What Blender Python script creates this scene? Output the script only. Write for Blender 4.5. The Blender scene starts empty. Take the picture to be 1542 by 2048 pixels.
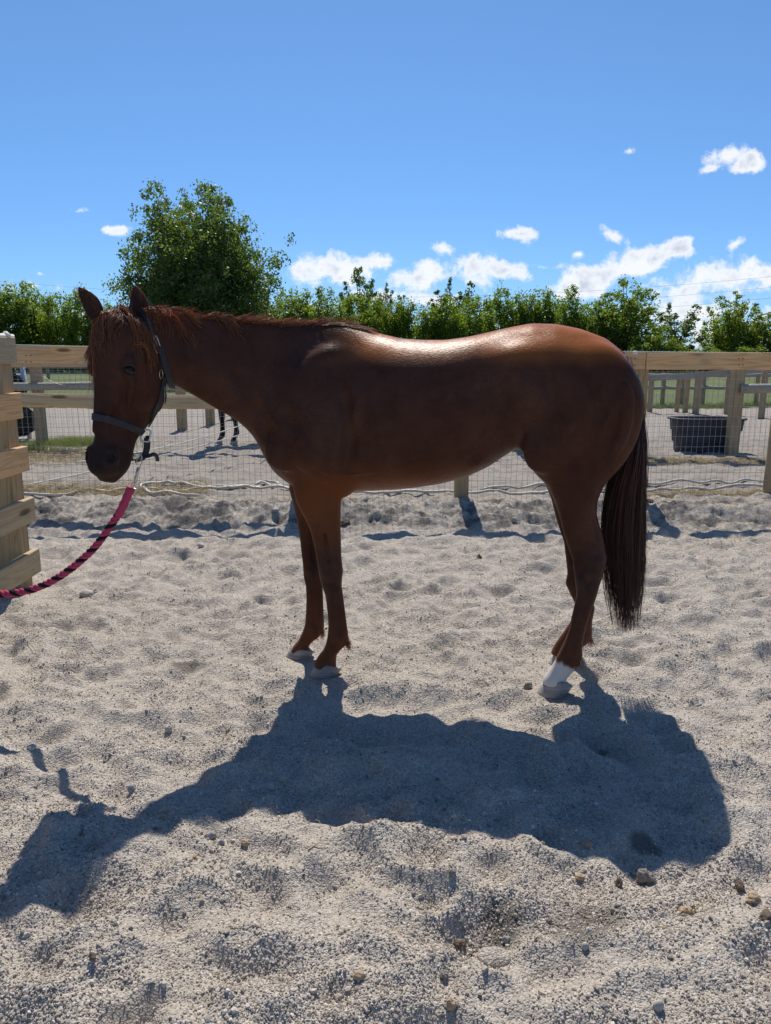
import bpy, math, random
import numpy as np
from mathutils import Vector, Matrix

random.seed(7)
rng = np.random.default_rng(7)
scene = bpy.context.scene
COL = scene.collection

# ------------------------------------------------------------------ camera
CAM_H = 1.35
PITCH = math.radians(11.3)
FPX = 1500.0                      # focal length in pixels of the 1542 px wide photograph
cam_data = bpy.data.cameras.new('camera')
cam = bpy.data.objects.new('camera', cam_data)
COL.objects.link(cam)
cam.location = (0, 0, CAM_H)
cam.rotation_euler = (math.radians(90) - PITCH, 0, 0)
cam_data.sensor_fit = 'HORIZONTAL'
cam_data.sensor_width = 36.0
cam_data.lens = FPX / 1542.0 * 36.0
cam_data.clip_start = 0.05
cam_data.clip_end = 3000
scene.camera = cam
scene.render.resolution_x = 771
scene.render.resolution_y = 1024

# ------------------------------------------------------------------ light
SUN_EL = math.radians(53.5)
SUN_AZ = math.radians(-2.2)       # measured from +Y towards +X: the sun stands behind the scene
sun_dir = Vector((math.sin(SUN_AZ) * math.cos(SUN_EL), math.cos(SUN_AZ) * math.cos(SUN_EL), math.sin(SUN_EL)))
sd = bpy.data.lights.new('sun', 'SUN')
sd.energy = 5.0
sd.angle = math.radians(0.53)
sd.color = (1.0, 0.95, 0.87)
so = bpy.data.objects.new('sun', sd)
COL.objects.link(so)
so.rotation_euler = sun_dir.to_track_quat('Z', 'Y').to_euler()

world = bpy.data.worlds.new('World')
scene.world = world
world.use_nodes = True
scene.view_settings.view_transform = 'Standard'
scene.view_settings.look = 'None'
scene.view_settings.exposure = 0.0
scene.view_settings.gamma = 1.0
scene.view_settings.use_curve_mapping = False


# ------------------------------------------------------------------ node helpers
class NT:
    def __init__(self, tree):
        self.t = tree
        tree.nodes.clear()

    def n(self, kind, **kw):
        nd = self.t.nodes.new(kind)
        for k, v in kw.items():
            if k.startswith('i_'):
                key = k[2:]
                nd.inputs[int(key) if key.isdigit() else key.replace('_', ' ')].default_value = v
            else:
                setattr(nd, k, v)
        return nd

    def l(self, a, b):
        self.t.links.new(a, b)

    def m(self, op, a, b=None, c=None, clamp=False):
        nd = self.t.nodes.new('ShaderNodeMath')
        nd.operation = op
        nd.use_clamp = clamp
        for i, x in enumerate((a, b, c)):
            if x is None:
                continue
            if hasattr(x, 'is_linked'):
                self.t.links.new(x, nd.inputs[i])
            else:
                nd.inputs[i].default_value = x
        return nd.outputs[0]

    def mix(self, fac, a, b, blend='MIX'):
        nd = self.t.nodes.new('ShaderNodeMix')
        nd.data_type = 'RGBA'
        nd.blend_type = blend
        for s, x in ((nd.inputs[0], fac), (nd.inputs[6], a), (nd.inputs[7], b)):
            if hasattr(x, 'is_linked'):
                self.t.links.new(x, s)
            elif isinstance(x, (tuple, list)):
                s.default_value = (x[0], x[1], x[2], 1)
            else:
                s.default_value = x
        return nd.outputs[2]

    def ramp(self, fac, stops):
        nd = self.t.nodes.new('ShaderNodeValToRGB')
        cr = nd.color_ramp
        while len(cr.elements) < len(stops):
            cr.elements.new(0.5)
        for e, (p, c) in zip(cr.elements, stops):
            e.position = p
            e.color = (c[0], c[1], c[2], 1) if isinstance(c, (tuple, list)) else (c, c, c, 1)
        self.t.links.new(fac, nd.inputs[0])
        return nd.outputs[0]

    def smooth(self, x, lo, hi):
        nd = self.t.nodes.new('ShaderNodeMapRange')
        nd.interpolation_type = 'SMOOTHSTEP'
        self.t.links.new(x, nd.inputs[0])
        nd.inputs[1].default_value = lo
        nd.inputs[2].default_value = hi
        return nd.outputs[0]


def pix_dir(px, py):
    cx = (px - 771.0) / FPX
    cy = (1024.0 - py) / FPX
    return np.array([cx, math.cos(PITCH) + cy * math.sin(PITCH), -math.sin(PITCH) + cy * math.cos(PITCH)])


# ------------------------------------------------------------------ sky with fair-weather clouds
def build_world():
    w = NT(world.node_tree)
    sky = w.n('ShaderNodeTexSky', sky_type='NISHITA')
    sky.sun_disc = False
    sky.sun_elevation = SUN_EL
    sky.sun_rotation = SUN_AZ
    sky.altitude = 200
    sky.air_density = 1.0
    sky.dust_density = 0.25
    sky.ozone_density = 3.2
    tc = w.n('ShaderNodeTexCoord')
    sep = w.n('ShaderNodeSeparateXYZ')
    w.l(tc.outputs['Generated'], sep.inputs[0])
    tint = w.mix(1.0, sky.outputs[0], w.mix(w.smooth(sep.outputs[2], 0.0, 0.35), SKY_LOW, SKY_TINT), 'MULTIPLY')
    ysafe = w.m('MAXIMUM', sep.outputs[1], 0.02)
    U = w.m('DIVIDE', sep.outputs[0], ysafe)
    V = w.m('DIVIDE', sep.outputs[2], ysafe)
    comb = w.n('ShaderNodeCombineXYZ')
    w.l(U, comb.inputs[0])
    w.l(V, comb.inputs[1])
    nz = w.n('ShaderNodeTexNoise', i_Scale=26.0, i_Detail=9.0, i_Roughness=0.60, i_Distortion=0.25)
    w.l(comb.outputs[0], nz.inputs['Vector'])
    nz2 = w.n('ShaderNodeTexNoise', i_Scale=75.0, i_Detail=6.0, i_Roughness=0.6)
    w.l(comb.outputs[0], nz2.inputs['Vector'])
    clouds = [  # centre px, centre py, half width, half height, tilt, strength
        (1452, 312, 36, 19, 0, 1), (1496, 326, 36, 17, 0, 1), (1416, 340, 18, 7, .4, .6),
        (218, 460, 30, 8, -.1, .75), (1042, 467, 34, 14, -.1, .95), (1228, 473, 26, 12, -.35, .8),
        (620, 540, 46, 30, 0, 1), (680, 540, 70, 26, 0, 1), (748, 524, 42, 16, .1, .9),
        (835, 556, 56, 24, .25, 1), (898, 500, 28, 14, -.2, 1), (945, 532, 52, 32, -.3, 1), (1008, 542, 46, 20, 0, 1),
        (1160, 566, 52, 34, .1, 1), (1230, 538, 66, 30, .25, 1), (1300, 520, 60, 24, .3, 1), (1355, 498, 40, 18, .3, 1), (1160, 509, 16, 10, 0, .9),
        (1380, 576, 78, 34, .1, 1), (1460, 562, 90, 34, .05, 1), (1530, 550, 80, 28, 0, 1),
        (770, 592, 80, 14, 0, .8), (860, 602, 70, 14, 0, .7), (1380, 622, 90, 26, 0, .62), (1440, 672, 70, 34, 0, .8),
        (82, 548, 15, 5, -.2, .5), (1472, 487, 16, 8, .4, .45), (155, 422, 20, 5, 0, .35), (178, 450, 14, 4, -.4, .4),
        (100, 572, 60, 10, 0, .45), (1262, 304, 10, 5, 0, .3), (1090, 536, 26, 8, 0, .45), (800, 640, 500, 26, 0, .35),
    ]
    best = None
    for px, py, rx, ry, rot, st in clouds:
        d = pix_dir(px, py)
        u0, v0 = d[0] / d[1], d[2] / d[1]
        k = 1.0 / FPX
        du = w.m('SUBTRACT', U, u0)
        dv = w.m('SUBTRACT', V, v0)
        c, s = math.cos(rot), math.sin(rot)
        a = w.m('ADD', w.m('MULTIPLY', du, c / (rx * k)), w.m('MULTIPLY', dv, s / (rx * k)))
        b = w.m('ADD', w.m('MULTIPLY', du, -s / (ry * k)), w.m('MULTIPLY', dv, c / (ry * k)))
        # flatter underside than top
        r = w.m('SQRT', w.m('ADD', w.m('MULTIPLY', a, a), w.m('MULTIPLY', b, b)))
        f = w.m('MULTIPLY', w.m('SUBTRACT', 1.12, w.m('MULTIPLY', r, .9)), st)
        best = f if best is None else w.m('SMOOTH_MAX', best, f, 0.25)
    n1 = w.m('MULTIPLY', w.m('SUBTRACT', nz.outputs[0], 0.5), 2.9)
    n2 = w.m('MULTIPLY', w.m('SUBTRACT', nz2.outputs[0], 0.5), 1.0)
    dens = w.m('ADD', best, w.m('ADD', n1, n2))
    front = w.smooth(sep.outputs[1], 0.05, 0.3)
    alpha = w.m('MULTIPLY', w.m('MULTIPLY', w.smooth(dens, 0.02, 0.72), 0.94), front)
    core = w.smooth(dens, 0.45, 1.4)
    nz3 = w.n('ShaderNodeTexNoise', i_Scale=34.0, i_Detail=5.0, i_Roughness=0.55)
    mp = w.n('ShaderNodeVectorMath', operation='ADD')
    mp.inputs[1].default_value = (0.31, 0.02, 0)
    w.l(comb.outputs[0], mp.inputs[0])
    w.l(mp.outputs[0], nz3.inputs['Vector'])
    shade = w.m('MULTIPLY', w.smooth(nz3.outputs[0], 0.40, 0.60), core)
    ccol = w.mix(shade, (10.6, 10.8, 11.2), (6.6, 7.2, 8.4))
    bg = w.n('ShaderNodeBackground')
    bg.inputs[1].default_value = SKY_STRENGTH
    w.l(w.mix(alpha, tint, ccol), bg.inputs[0])
    out = w.n('ShaderNodeOutputWorld')
    w.l(bg.outputs[0], out.inputs[0])


SKY_STRENGTH = 0.092
SKY_TINT = (0.70, 1.0, 1.27)
SKY_LOW = (0.60, 0.90, 1.32)
build_world()


# ------------------------------------------------------------------ tagging helpers
def tag(o, label=None, category=None, group=None, kind=None):
    if label:
        o['label'] = label
    if category:
        o['category'] = category
    if group:
        o['group'] = group
    if kind:
        o['kind'] = kind
    return o


def empty(name, loc=(0, 0, 0), rot=(0, 0, 0), **kw):
    o = bpy.data.objects.new(name, None)
    o.empty_display_size = 0.1
    COL.objects.link(o)
    o.location = loc
    o.rotation_euler = rot
    return tag(o, **kw)


def link_mesh(name, me, mat=None, parent=None, loc=None, rot=None, **kw):
    o = bpy.data.objects.new(name, me)
    COL.objects.link(o)
    if mat is not None and not me.materials:
        me.materials.append(mat)
    if parent is not None:
        o.parent = parent
    if loc is not None:
        o.location = loc
    if rot is not None:
        o.rotation_euler = rot
    return tag(o, **kw)


def np_mesh(name, verts, faces, smooth=False):
    """verts (N,3); faces (M,k) array with one k, or list of arrays."""
    me = bpy.data.meshes.new(name)
    verts = np.asarray(verts, dtype=np.float32)
    fl = faces if isinstance(faces, list) else [faces]
    fl = [np.asarray(f, dtype=np.int32) for f in fl if len(f)]
    nl = sum(f.size for f in fl)
    npoly = sum(len(f) for f in fl)
    me.vertices.add(len(verts))
    me.vertices.foreach_set('co', verts.ravel())
    me.loops.add(nl)
    me.loops.foreach_set('vertex_index', np.concatenate([f.ravel() for f in fl]))
    me.polygons.add(npoly)
    starts, tot, s = [], [], 0
    for f in fl:
        k = f.shape[1]
        starts.append(np.arange(len(f)) * k + s)
        tot.append(np.full(len(f), k))
        s += f.size
    me.polygons.foreach_set('loop_start', np.concatenate(starts).astype(np.int32))
    me.polygons.foreach_set('loop_total', np.concatenate(tot).astype(np.int32))
    if smooth:
        me.polygons.foreach_set('use_smooth', np.ones(npoly, dtype=bool))
    me.update(calc_edges=True)
    return me


class MB:
    """Collects simple shapes into one mesh."""
    def __init__(self):
        self.v, self.f = [], []

    def add(self, verts, faces):
        b = len(self.v)
        self.v.extend([tuple(map(float, p)) for p in verts])
        self.f.extend([tuple(i + b for i in f) for f in faces])

    def box(self, c, s, rot=None, bevel=0.0, jitter=0.0):
        hx, hy, hz = s[0] / 2, s[1] / 2, s[2] / 2
        R = rot if rot is not None else Matrix.Identity(3)
        C = Vector(c)
        if bevel <= 0:
            pts = [(-hx, -hy, -hz), (hx, -hy, -hz), (hx, hy, -hz), (-hx, hy, -hz), (-hx, -hy, hz), (hx, -hy, hz), (hx, hy, hz), (-hx, hy, hz)]
            fs = [(0, 3, 2, 1), (4, 5, 6, 7), (0, 1, 5, 4), (1, 2, 6, 5), (2, 3, 7, 6), (3, 0, 4, 7)]
            self.add([C + R @ Vector(p) for p in pts], fs)
            return
        b = bevel
        pts, idx = [], {}
        for sx in (-1, 1):
            for sy in (-1, 1):
                for sz in (-1, 1):
                    for ax in range(3):
                        p = [sx * (hx - b), sy * (hy - b), sz * (hz - b)]
                        h = (hx, hy, hz)[ax]
                        p[ax] = (sx, sy, sz)[ax] * h
                        idx[(sx, sy, sz, ax)] = len(pts)
                        pts.append(C + R @ Vector(p))
        fs = []
        o = [(-1, -1), (1, -1), (1, 1), (-1, 1)]
        for ax in range(3):
            for s in (-1, 1):
                q = []
                for a, bb in o:
                    k = [0, 0, 0]
                    k[ax] = s
                    k[(ax + 1) % 3] = a
                    k[(ax + 2) % 3] = bb
                    q.append(idx[(k[0], k[1], k[2], ax)])
                fs.append(tuple(q if s > 0 else q[::-1]))
        for ax in range(3):      # edge bevels along axis ax
            a1, a2 = (ax + 1) % 3, (ax + 2) % 3
            for s1 in (-1, 1):
                for s2 in (-1, 1):
                    def K(t, face):
                        k = [0, 0, 0]
                        k[ax] = t
                        k[a1] = s1
                        k[a2] = s2
                        return idx[(k[0], k[1], k[2], face)]
                    q = (K(-1, a1), K(1, a1), K(1, a2), K(-1, a2))
                    fs.append(q if s1 * s2 < 0 else q[::-1])
        for sx in (-1, 1):
            for sy in (-1, 1):
                for sz in (-1, 1):
                    q = (idx[(sx, sy, sz, 0)], idx[(sx, sy, sz, 1)], idx[(sx, sy, sz, 2)])
                    fs.append(q if sx * sy * sz > 0 else q[::-1])
        self.add(pts, fs)

    def tube(self, path, r, n=8, closed=False, caps=True, flat=1.0, up=None):
        P = [Vector(p) for p in path]
        m = len(P)
        rr = r if isinstance(r, (list, tuple, np.ndarray)) else [r] * m
        verts, faces = [], []
        prev = None
        for i in range(m):
            if closed:
                t = P[(i + 1) % m] - P[i - 1]
            else:
                t = P[min(i + 1, m - 1)] - P[max(i - 1, 0)]
            if t.length < 1e-9:
                t = Vector((0, 0, 1))
            t.normalize()
            if up is not None:
                a = Vector(up)
                a = a - t * a.dot(t)
            elif prev is None:
                a = Vector((0, 0, 1)) if abs(t.z) < 0.9 else Vector((1, 0, 0))
                a = a - t * a.dot(t)
            else:
                a = prev - t * prev.dot(t)
            a.normalize()
            prev = a
            b = t.cross(a)
            for k in range(n):
                an = 2 * math.pi * k / n
                verts.append(P[i] + (a * math.cos(an) * flat + b * math.sin(an)) * rr[i])
        segs = m if closed else m - 1
        for i in range(segs):
            j = (i + 1) % m
            for k in range(n):
                k2 = (k + 1) % n
                faces.append((i * n + k, i * n + k2, j * n + k2, j * n + k))
        if caps and not closed:
            faces.append(tuple(range(n))[::-1])
            faces.append(tuple((m - 1) * n + k for k in range(n)))
        self.add(verts, faces)

    def lathe(self, prof, c=(0, 0, 0), n=20, sx=1.0, sy=1.0, cap=True):
        verts, faces = [], []
        for r, z in prof:
            for k in range(n):
                a = 2 * math.pi * k / n
                verts.append((c[0] + r * sx * math.cos(a), c[1] + r * sy * math.sin(a), c[2] + z))
        for i in range(len(prof) - 1):
            for k in range(n):
                k2 = (k + 1) % n
                faces.append((i * n + k, i * n + k2, (i + 1) * n + k2, (i + 1) * n + k))
        if cap:
            faces.append(tuple(range(n))[::-1])
            faces.append(tuple((len(prof) - 1) * n + k for k in range(n)))
        self.add(verts, faces)

    def mesh(self, name, smooth=False):
        me = bpy.data.meshes.new(name)
        me.from_pydata(self.v, [], self.f)
        if smooth:
            me.polygons.foreach_set('use_smooth', np.ones(len(self.f), dtype=bool))
        me.update()
        return me

    def build(self, name, mat, parent=None, smooth=False, **kw):
        return link_mesh(name, self.mesh(name, smooth), mat, parent, **kw)


def catmull(pts, per=6):
    P = [np.array(p, float) for p in pts]
    P = [2 * P[0] - P[1]] + P + [2 * P[-1] - P[-2]]
    out = []
    for i in range(1, len(P) - 2):
        for k in range(per):
            t = k / per
            a, b, c, d = P[i - 1], P[i], P[i + 1], P[i + 2]
            out.append(0.5 * ((2 * b) + (-a + c) * t + (2 * a - 5 * b + 4 * c - d) * t * t + (-a + 3 * b - 3 * c + d) * t ** 3))
    out.append(P[-2])
    return out


# ------------------------------------------------------------------ noise
_perm = rng.permutation(512).astype(np.int64)
_perm = np.concatenate([_perm, _perm])
_gr = rng.uniform(0, 2 * np.pi, 512)
_gx, _gy = np.cos(_gr), np.sin(_gr)


def perlin(x, y):
    xi = np.floor(x).astype(np.int64)
    yi = np.floor(y).astype(np.int64)
    xf, yf = x - xi, y - yi
    xi &= 511
    yi &= 511
    x1, y1 = (xi + 1) & 511, (yi + 1) & 511
    u = xf * xf * xf * (xf * (xf * 6 - 15) + 10)
    v = yf * yf * yf * (yf * (yf * 6 - 15) + 10)

    def g(ix, iy, dx, dy):
        h = _perm[_perm[ix] + iy] & 511
        return _gx[h] * dx + _gy[h] * dy
    a = g(xi, yi, xf, yf)
    b = g(x1, yi, xf - 1, yf)
    c = g(xi, y1, xf, yf - 1)
    d = g(x1, y1, xf - 1, yf - 1)
    return (a + (b - a) * u) * (1 - v) + (c + (d - c) * u) * v


def sstep(x, a, b):
    t = np.clip((x - a) / (b - a), 0, 1)
    return t * t * (3 - 2 * t)


# horse frame: O between the hind feet, HU from tail to head, HV towards the camera side
O2 = np.array([0.735, 3.06])
HU = np.array([-0.9915, 0.130])
HV = np.array([-0.130, -0.9915])
HOOVES = {'near_fore': (-0.27, 3.10), 'far_fore': (-0.40, 3.31), 'near_hind': (0.69, 2.90), 'far_hind': (0.78, 3.22)}

# hoof prints trodden in the sand
_prng = np.random.default_rng(21)
PITS = []
for _ in range(520):
    yy = 0.9 + 6.0 * _prng.random() ** 0.8
    xx = (_prng.random() - 0.5) * 2 * (0.8 * yy + 1.2)
    PITS.append((xx, yy, 0.045 + 0.045 * _prng.random(), 0.012 + 0.022 * _prng.random(), _prng.random() * math.pi, 0.7 + .5 * _prng.random()))


def terrain(x, y, fine=True):
    x = np.asarray(x, float)
    y = np.asarray(y, float)
    z = 0.105 * sstep(y, 5.95, 6.6) * (1 - 0.55 * sstep(y, 7.6, 9.0))
    near = 1 - sstep(y, 14, 30)
    z = z + near * (0.035 * perlin(x * 1.9 + 3.1, y * 2.6 + 1.7) + 0.050 * perlin(x * 4.1 + 9.2, y * 5.2 + 4.4))
    if fine:
        yard = (1 - sstep(y, 6.9, 8.0)) * .4 + .6
        wx = x + 0.03 * perlin(x * 6, y * 6 + 31)
        wy = y + 0.03 * perlin(x * 6 + 77, y * 6)
        rid = np.abs(perlin(wx * 5.2 + 2.0, wy * 6.6 + 8.0))
        z = z + near * yard * (0.058 * (0.35 - rid) + 0.019 * perlin(x * 12.3, y * 13.7) + 0.0065 * perlin(x * 27, y * 29) + 0.0022 * perlin(x * 61, y * 63))
        berm = np.exp(-((y - 6.35) / 0.42) ** 2)
        z = z + berm * (0.035 * perlin(x * 3.3, y * 5 + 50) + 0.05 * np.abs(perlin(x * 8, y * 10 + 5)) + 0.024 * perlin(x * 21, y * 23))
        for cx, cy, r, dpt, an, asp in PITS:
            m = (np.abs(x - cx) < 4 * r) & (np.abs(y - cy) < 4 * r)
            if not m.any():
                continue
            dx, dy = x[m] - cx, y[m] - cy
            a = dx * math.cos(an) + dy * math.sin(an)
            b = (-dx * math.sin(an) + dy * math.cos(an)) * asp
            q = (a * a + b * b) / (r * r)
            z[m] += dpt * (-np.exp(-q) * 1.0 + 0.45 * np.exp(-(np.sqrt(q) - 1.55) ** 2 * 3.0))
    for hx, hy in HOOVES.values():
        q = ((x - hx) ** 2 + (y - hy) ** 2) / 0.13 ** 2
        k = np.exp(-q)
        z = z * (1 - k) + 0.002 * k
    return z


def tz(x, y):
    return float(terrain(np.array([x], float), np.array([y], float))[0])


def ground_at(px, py, z=0.0):
    d = pix_dir(px, py)
    for _ in range(3):
        t = (z - CAM_H) / d[2]
        p = d * t
        z = tz(p[0], p[1])
    return np.array([p[0], p[1], z])


def at_depth(px, py, Y):
    d = pix_dir(px, py)
    t = Y / d[1]
    return np.array([0, 0, CAM_H]) + d * t
# ------------------------------------------------------------------ materials
def new_mat(name):
    m = bpy.data.materials.new(name)
    m.use_nodes = True
    return m, NT(m.node_tree)


def finish(w, bsdf):
    out = w.n('ShaderNodeOutputMaterial')
    w.l(bsdf, out.inputs[0])


def principled(w, color=None, rough=0.7, metal=0.0, spec=0.5, normal=None):
    b = w.n('ShaderNodeBsdfPrincipled')
    if color is not None:
        if hasattr(color, 'is_linked'):
            w.l(color, b.inputs['Base Color'])
        else:
            b.inputs['Base Color'].default_value = (*color, 1)
    if hasattr(rough, 'is_linked'):
        w.l(rough, b.inputs['Roughness'])
    else:
        b.inputs['Roughness'].default_value = rough
    b.inputs['Metallic'].default_value = metal
    b.inputs['Specular IOR Level'].default_value = spec
    if normal is not None:
        w.l(normal, b.inputs['Normal'])
    return b


def bump(w, h, strength=0.5, dist=0.01, normal=None):
    b = w.n('ShaderNodeBump')
    b.inputs['Strength'].default_value = strength
    b.inputs['Distance'].default_value = dist
    w.l(h, b.inputs['Height'])
    if normal is not None:
        w.l(normal, b.inputs['Normal'])
    return b.outputs[0]


def mat_simple(name, col, rough=0.6, metal=0.0, vary=0.15, scale=30.0, bumpd=0.0008, spec=.5):
    m, w = new_mat(name)
    tc = w.n('ShaderNodeTexCoord')
    nz = w.n('ShaderNodeTexNoise', i_Scale=scale, i_Detail=5.0, i_Roughness=0.6)
    w.l(tc.outputs['Object'], nz.inputs['Vector'])
    lo = tuple(c * (1 - vary) for c in col)
    hi = tuple(min(1, c * (1 + vary)) for c in col)
    c = w.mix(nz.outputs[0], lo, hi)
    b = principled(w, c, rough, metal, spec, bump(w, nz.outputs[0], 0.6, bumpd))
    finish(w, b.outputs[0])
    return m


def mat_sand():
    m, w = new_mat('sand')
    geo = w.n('ShaderNodeNewGeometry')
    pos = geo.outputs['Position']

    def noise(scale, detail=4, rough=.55, dist=0.0, stretch=None):
        nd = w.n('ShaderNodeTexNoise', i_Scale=scale, i_Detail=detail, i_Roughness=rough, i_Distortion=dist)
        w.l(pos, nd.inputs['Vector'])
        return nd.outputs[0]
    v1 = w.n('ShaderNodeTexVoronoi', i_Scale=210.0)
    w.l(pos, v1.inputs['Vector'])
    v2 = w.n('ShaderNodeTexVoronoi', i_Scale=95.0)
    w.l(pos, v2.inputs['Vector'])
    big = noise(1.3, 4, .6)
    mid = noise(7.0, 5, .6)
    fine = noise(160.0, 3, .7)
    c = w.mix(w.smooth(big, .3, .7), (0.415, 0.358, 0.295), (0.500, 0.438, 0.368))
    c = w.mix(w.m('MULTIPLY', w.smooth(mid, .55, .78), .35), c, (0.22, 0.195, 0.175))
    # single grains, each its own grey or tan
    g = w.n('ShaderNodeSeparateColor')
    w.l(v1.outputs['Color'], g.inputs[0])
    c = w.mix(0.55, c, w.ramp(g.outputs[0], [(0.0, (0.20, 0.17, 0.14)), (0.3, (0.37, 0.32, 0.26)), (0.75, (0.50, 0.435, 0.355)), (1.0, (0.70, 0.63, 0.54))]))
    # soil near and beyond the fence: damp dark streaks on the berm, straw dust
    sep = w.n('ShaderNodeSeparateXYZ')
    w.l(pos, sep.inputs[0])
    y = sep.outputs[1]
    berm = w.m('MULTIPLY', w.smooth(y, 5.85, 6.2), w.m('SUBTRACT', 1.0, w.smooth(y, 6.6, 6.9)))
    bn = noise(4.5, 6, .65, .4)
    c = w.mix(w.m('MULTIPLY', berm, w.smooth(bn, .42, .6)), c, (0.135, 0.120, 0.108))
    # trodden dark organic dirt spots
    dn = noise(2.3, 7, .7, .3)
    c = w.mix(w.m('MULTIPLY', w.smooth(dn, .64, .74), .55), c, (0.13, 0.10, 0.075))
    # two holes pawed in the foreground show damp ground
    for (x0, y0, r) in DAMP:
        dx = w.m('SUBTRACT', sep.outputs[0], x0)
        dy = w.m('SUBTRACT', y, y0)
        rr = w.m('SQRT', w.m('ADD', w.m('MULTIPLY', dx, dx), w.m('MULTIPLY', dy, dy)))
        q = w.m('ADD', w.m('DIVIDE', rr, r), w.m('MULTIPLY', w.m('SUBTRACT', mid, .5), 1.4))
        f = w.m('SUBTRACT', 1.0, w.smooth(q, .45, 1.1))
        c = w.mix(w.m('MULTIPLY', f, .75), c, (0.085, 0.068, 0.052))
    # darker tone beyond the near fence, then straw coloured dust along the fences
    c = w.mix(w.m('MULTIPLY', w.smooth(y, 6.5, 7.2), .50), c, (0.215, 0.185, 0.16))
    s1 = w.m('MULTIPLY', w.smooth(y, 6.6, 6.8), w.m('SUBTRACT', 1.0, w.smooth(y, 7.1, 7.8)))
    s2 = w.m('MULTIPLY', w.smooth(y, 9.6, 9.9), w.m('SUBTRACT', 1.0, w.smooth(y, 10.2, 10.6)))
    sn = noise(3.0, 6, .7, .5)
    c = w.mix(w.m('MULTIPLY', w.m('MAXIMUM', s1, s2), w.m('MULTIPLY', w.smooth(sn, .5, .72), .55)), c, (0.38, 0.29, 0.16))
    h = w.m('ADD', w.m('MULTIPLY', w.m('SUBTRACT', 0.6, v1.outputs['Distance']), .9), w.m('ADD', w.m('MULTIPLY', w.m('SUBTRACT', .6, v2.outputs['Distance']), .8), w.m('MULTIPLY', fine, .5)))
    b1 = bump(w, h, 0.9, 0.0045)
    b2 = bump(w, noise(38.0, 5, .6), 0.8, 0.011, b1)
    b = principled(w, c, 0.92, 0, 0.25, b2)
    finish(w, b.outputs[0])
    return m


def mat_pebble():
    m, w = new_mat('pebble')
    oi = w.n('ShaderNodeObjectInfo')
    col = w.ramp(oi.outputs['Random'], [(0.0, (0.17, 0.145, 0.12)), (0.2, (0.33, 0.285, 0.235)), (0.6, (0.46, 0.395, 0.32)), (0.88, (0.56, 0.49, 0.41)), (1.0, (0.74, 0.67, 0.58))])
    b = principled(w, col, 0.85, 0, 0.3)
    finish(w, b.outputs[0])
    return m


def mat_grass_field():
    m, w = new_mat('meadow')
    geo = w.n('ShaderNodeNewGeometry')
    n1 = w.n('ShaderNodeTexNoise', i_Scale=0.35, i_Detail=6.0, i_Roughness=0.65)
    n2 = w.n('ShaderNodeTexNoise', i_Scale=9.0, i_Detail=6.0, i_Roughness=0.7)
    for n in (n1, n2):
        w.l(geo.outputs['Position'], n.inputs['Vector'])
    c = w.mix(w.smooth(n1.outputs[0], .35, .7), (0.085, 0.125, 0.034), (0.14, 0.155, 0.055))
    c = w.mix(w.m('MULTIPLY', w.smooth(n2.outputs[0], .45, .7), .6), c, (0.20, 0.19, 0.085))
    b = principled(w, c, 0.9, 0, 0.2, bump(w, n2.outputs[0], 1.0, 0.06))
    finish(w, b.outputs[0])
    return m


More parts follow.
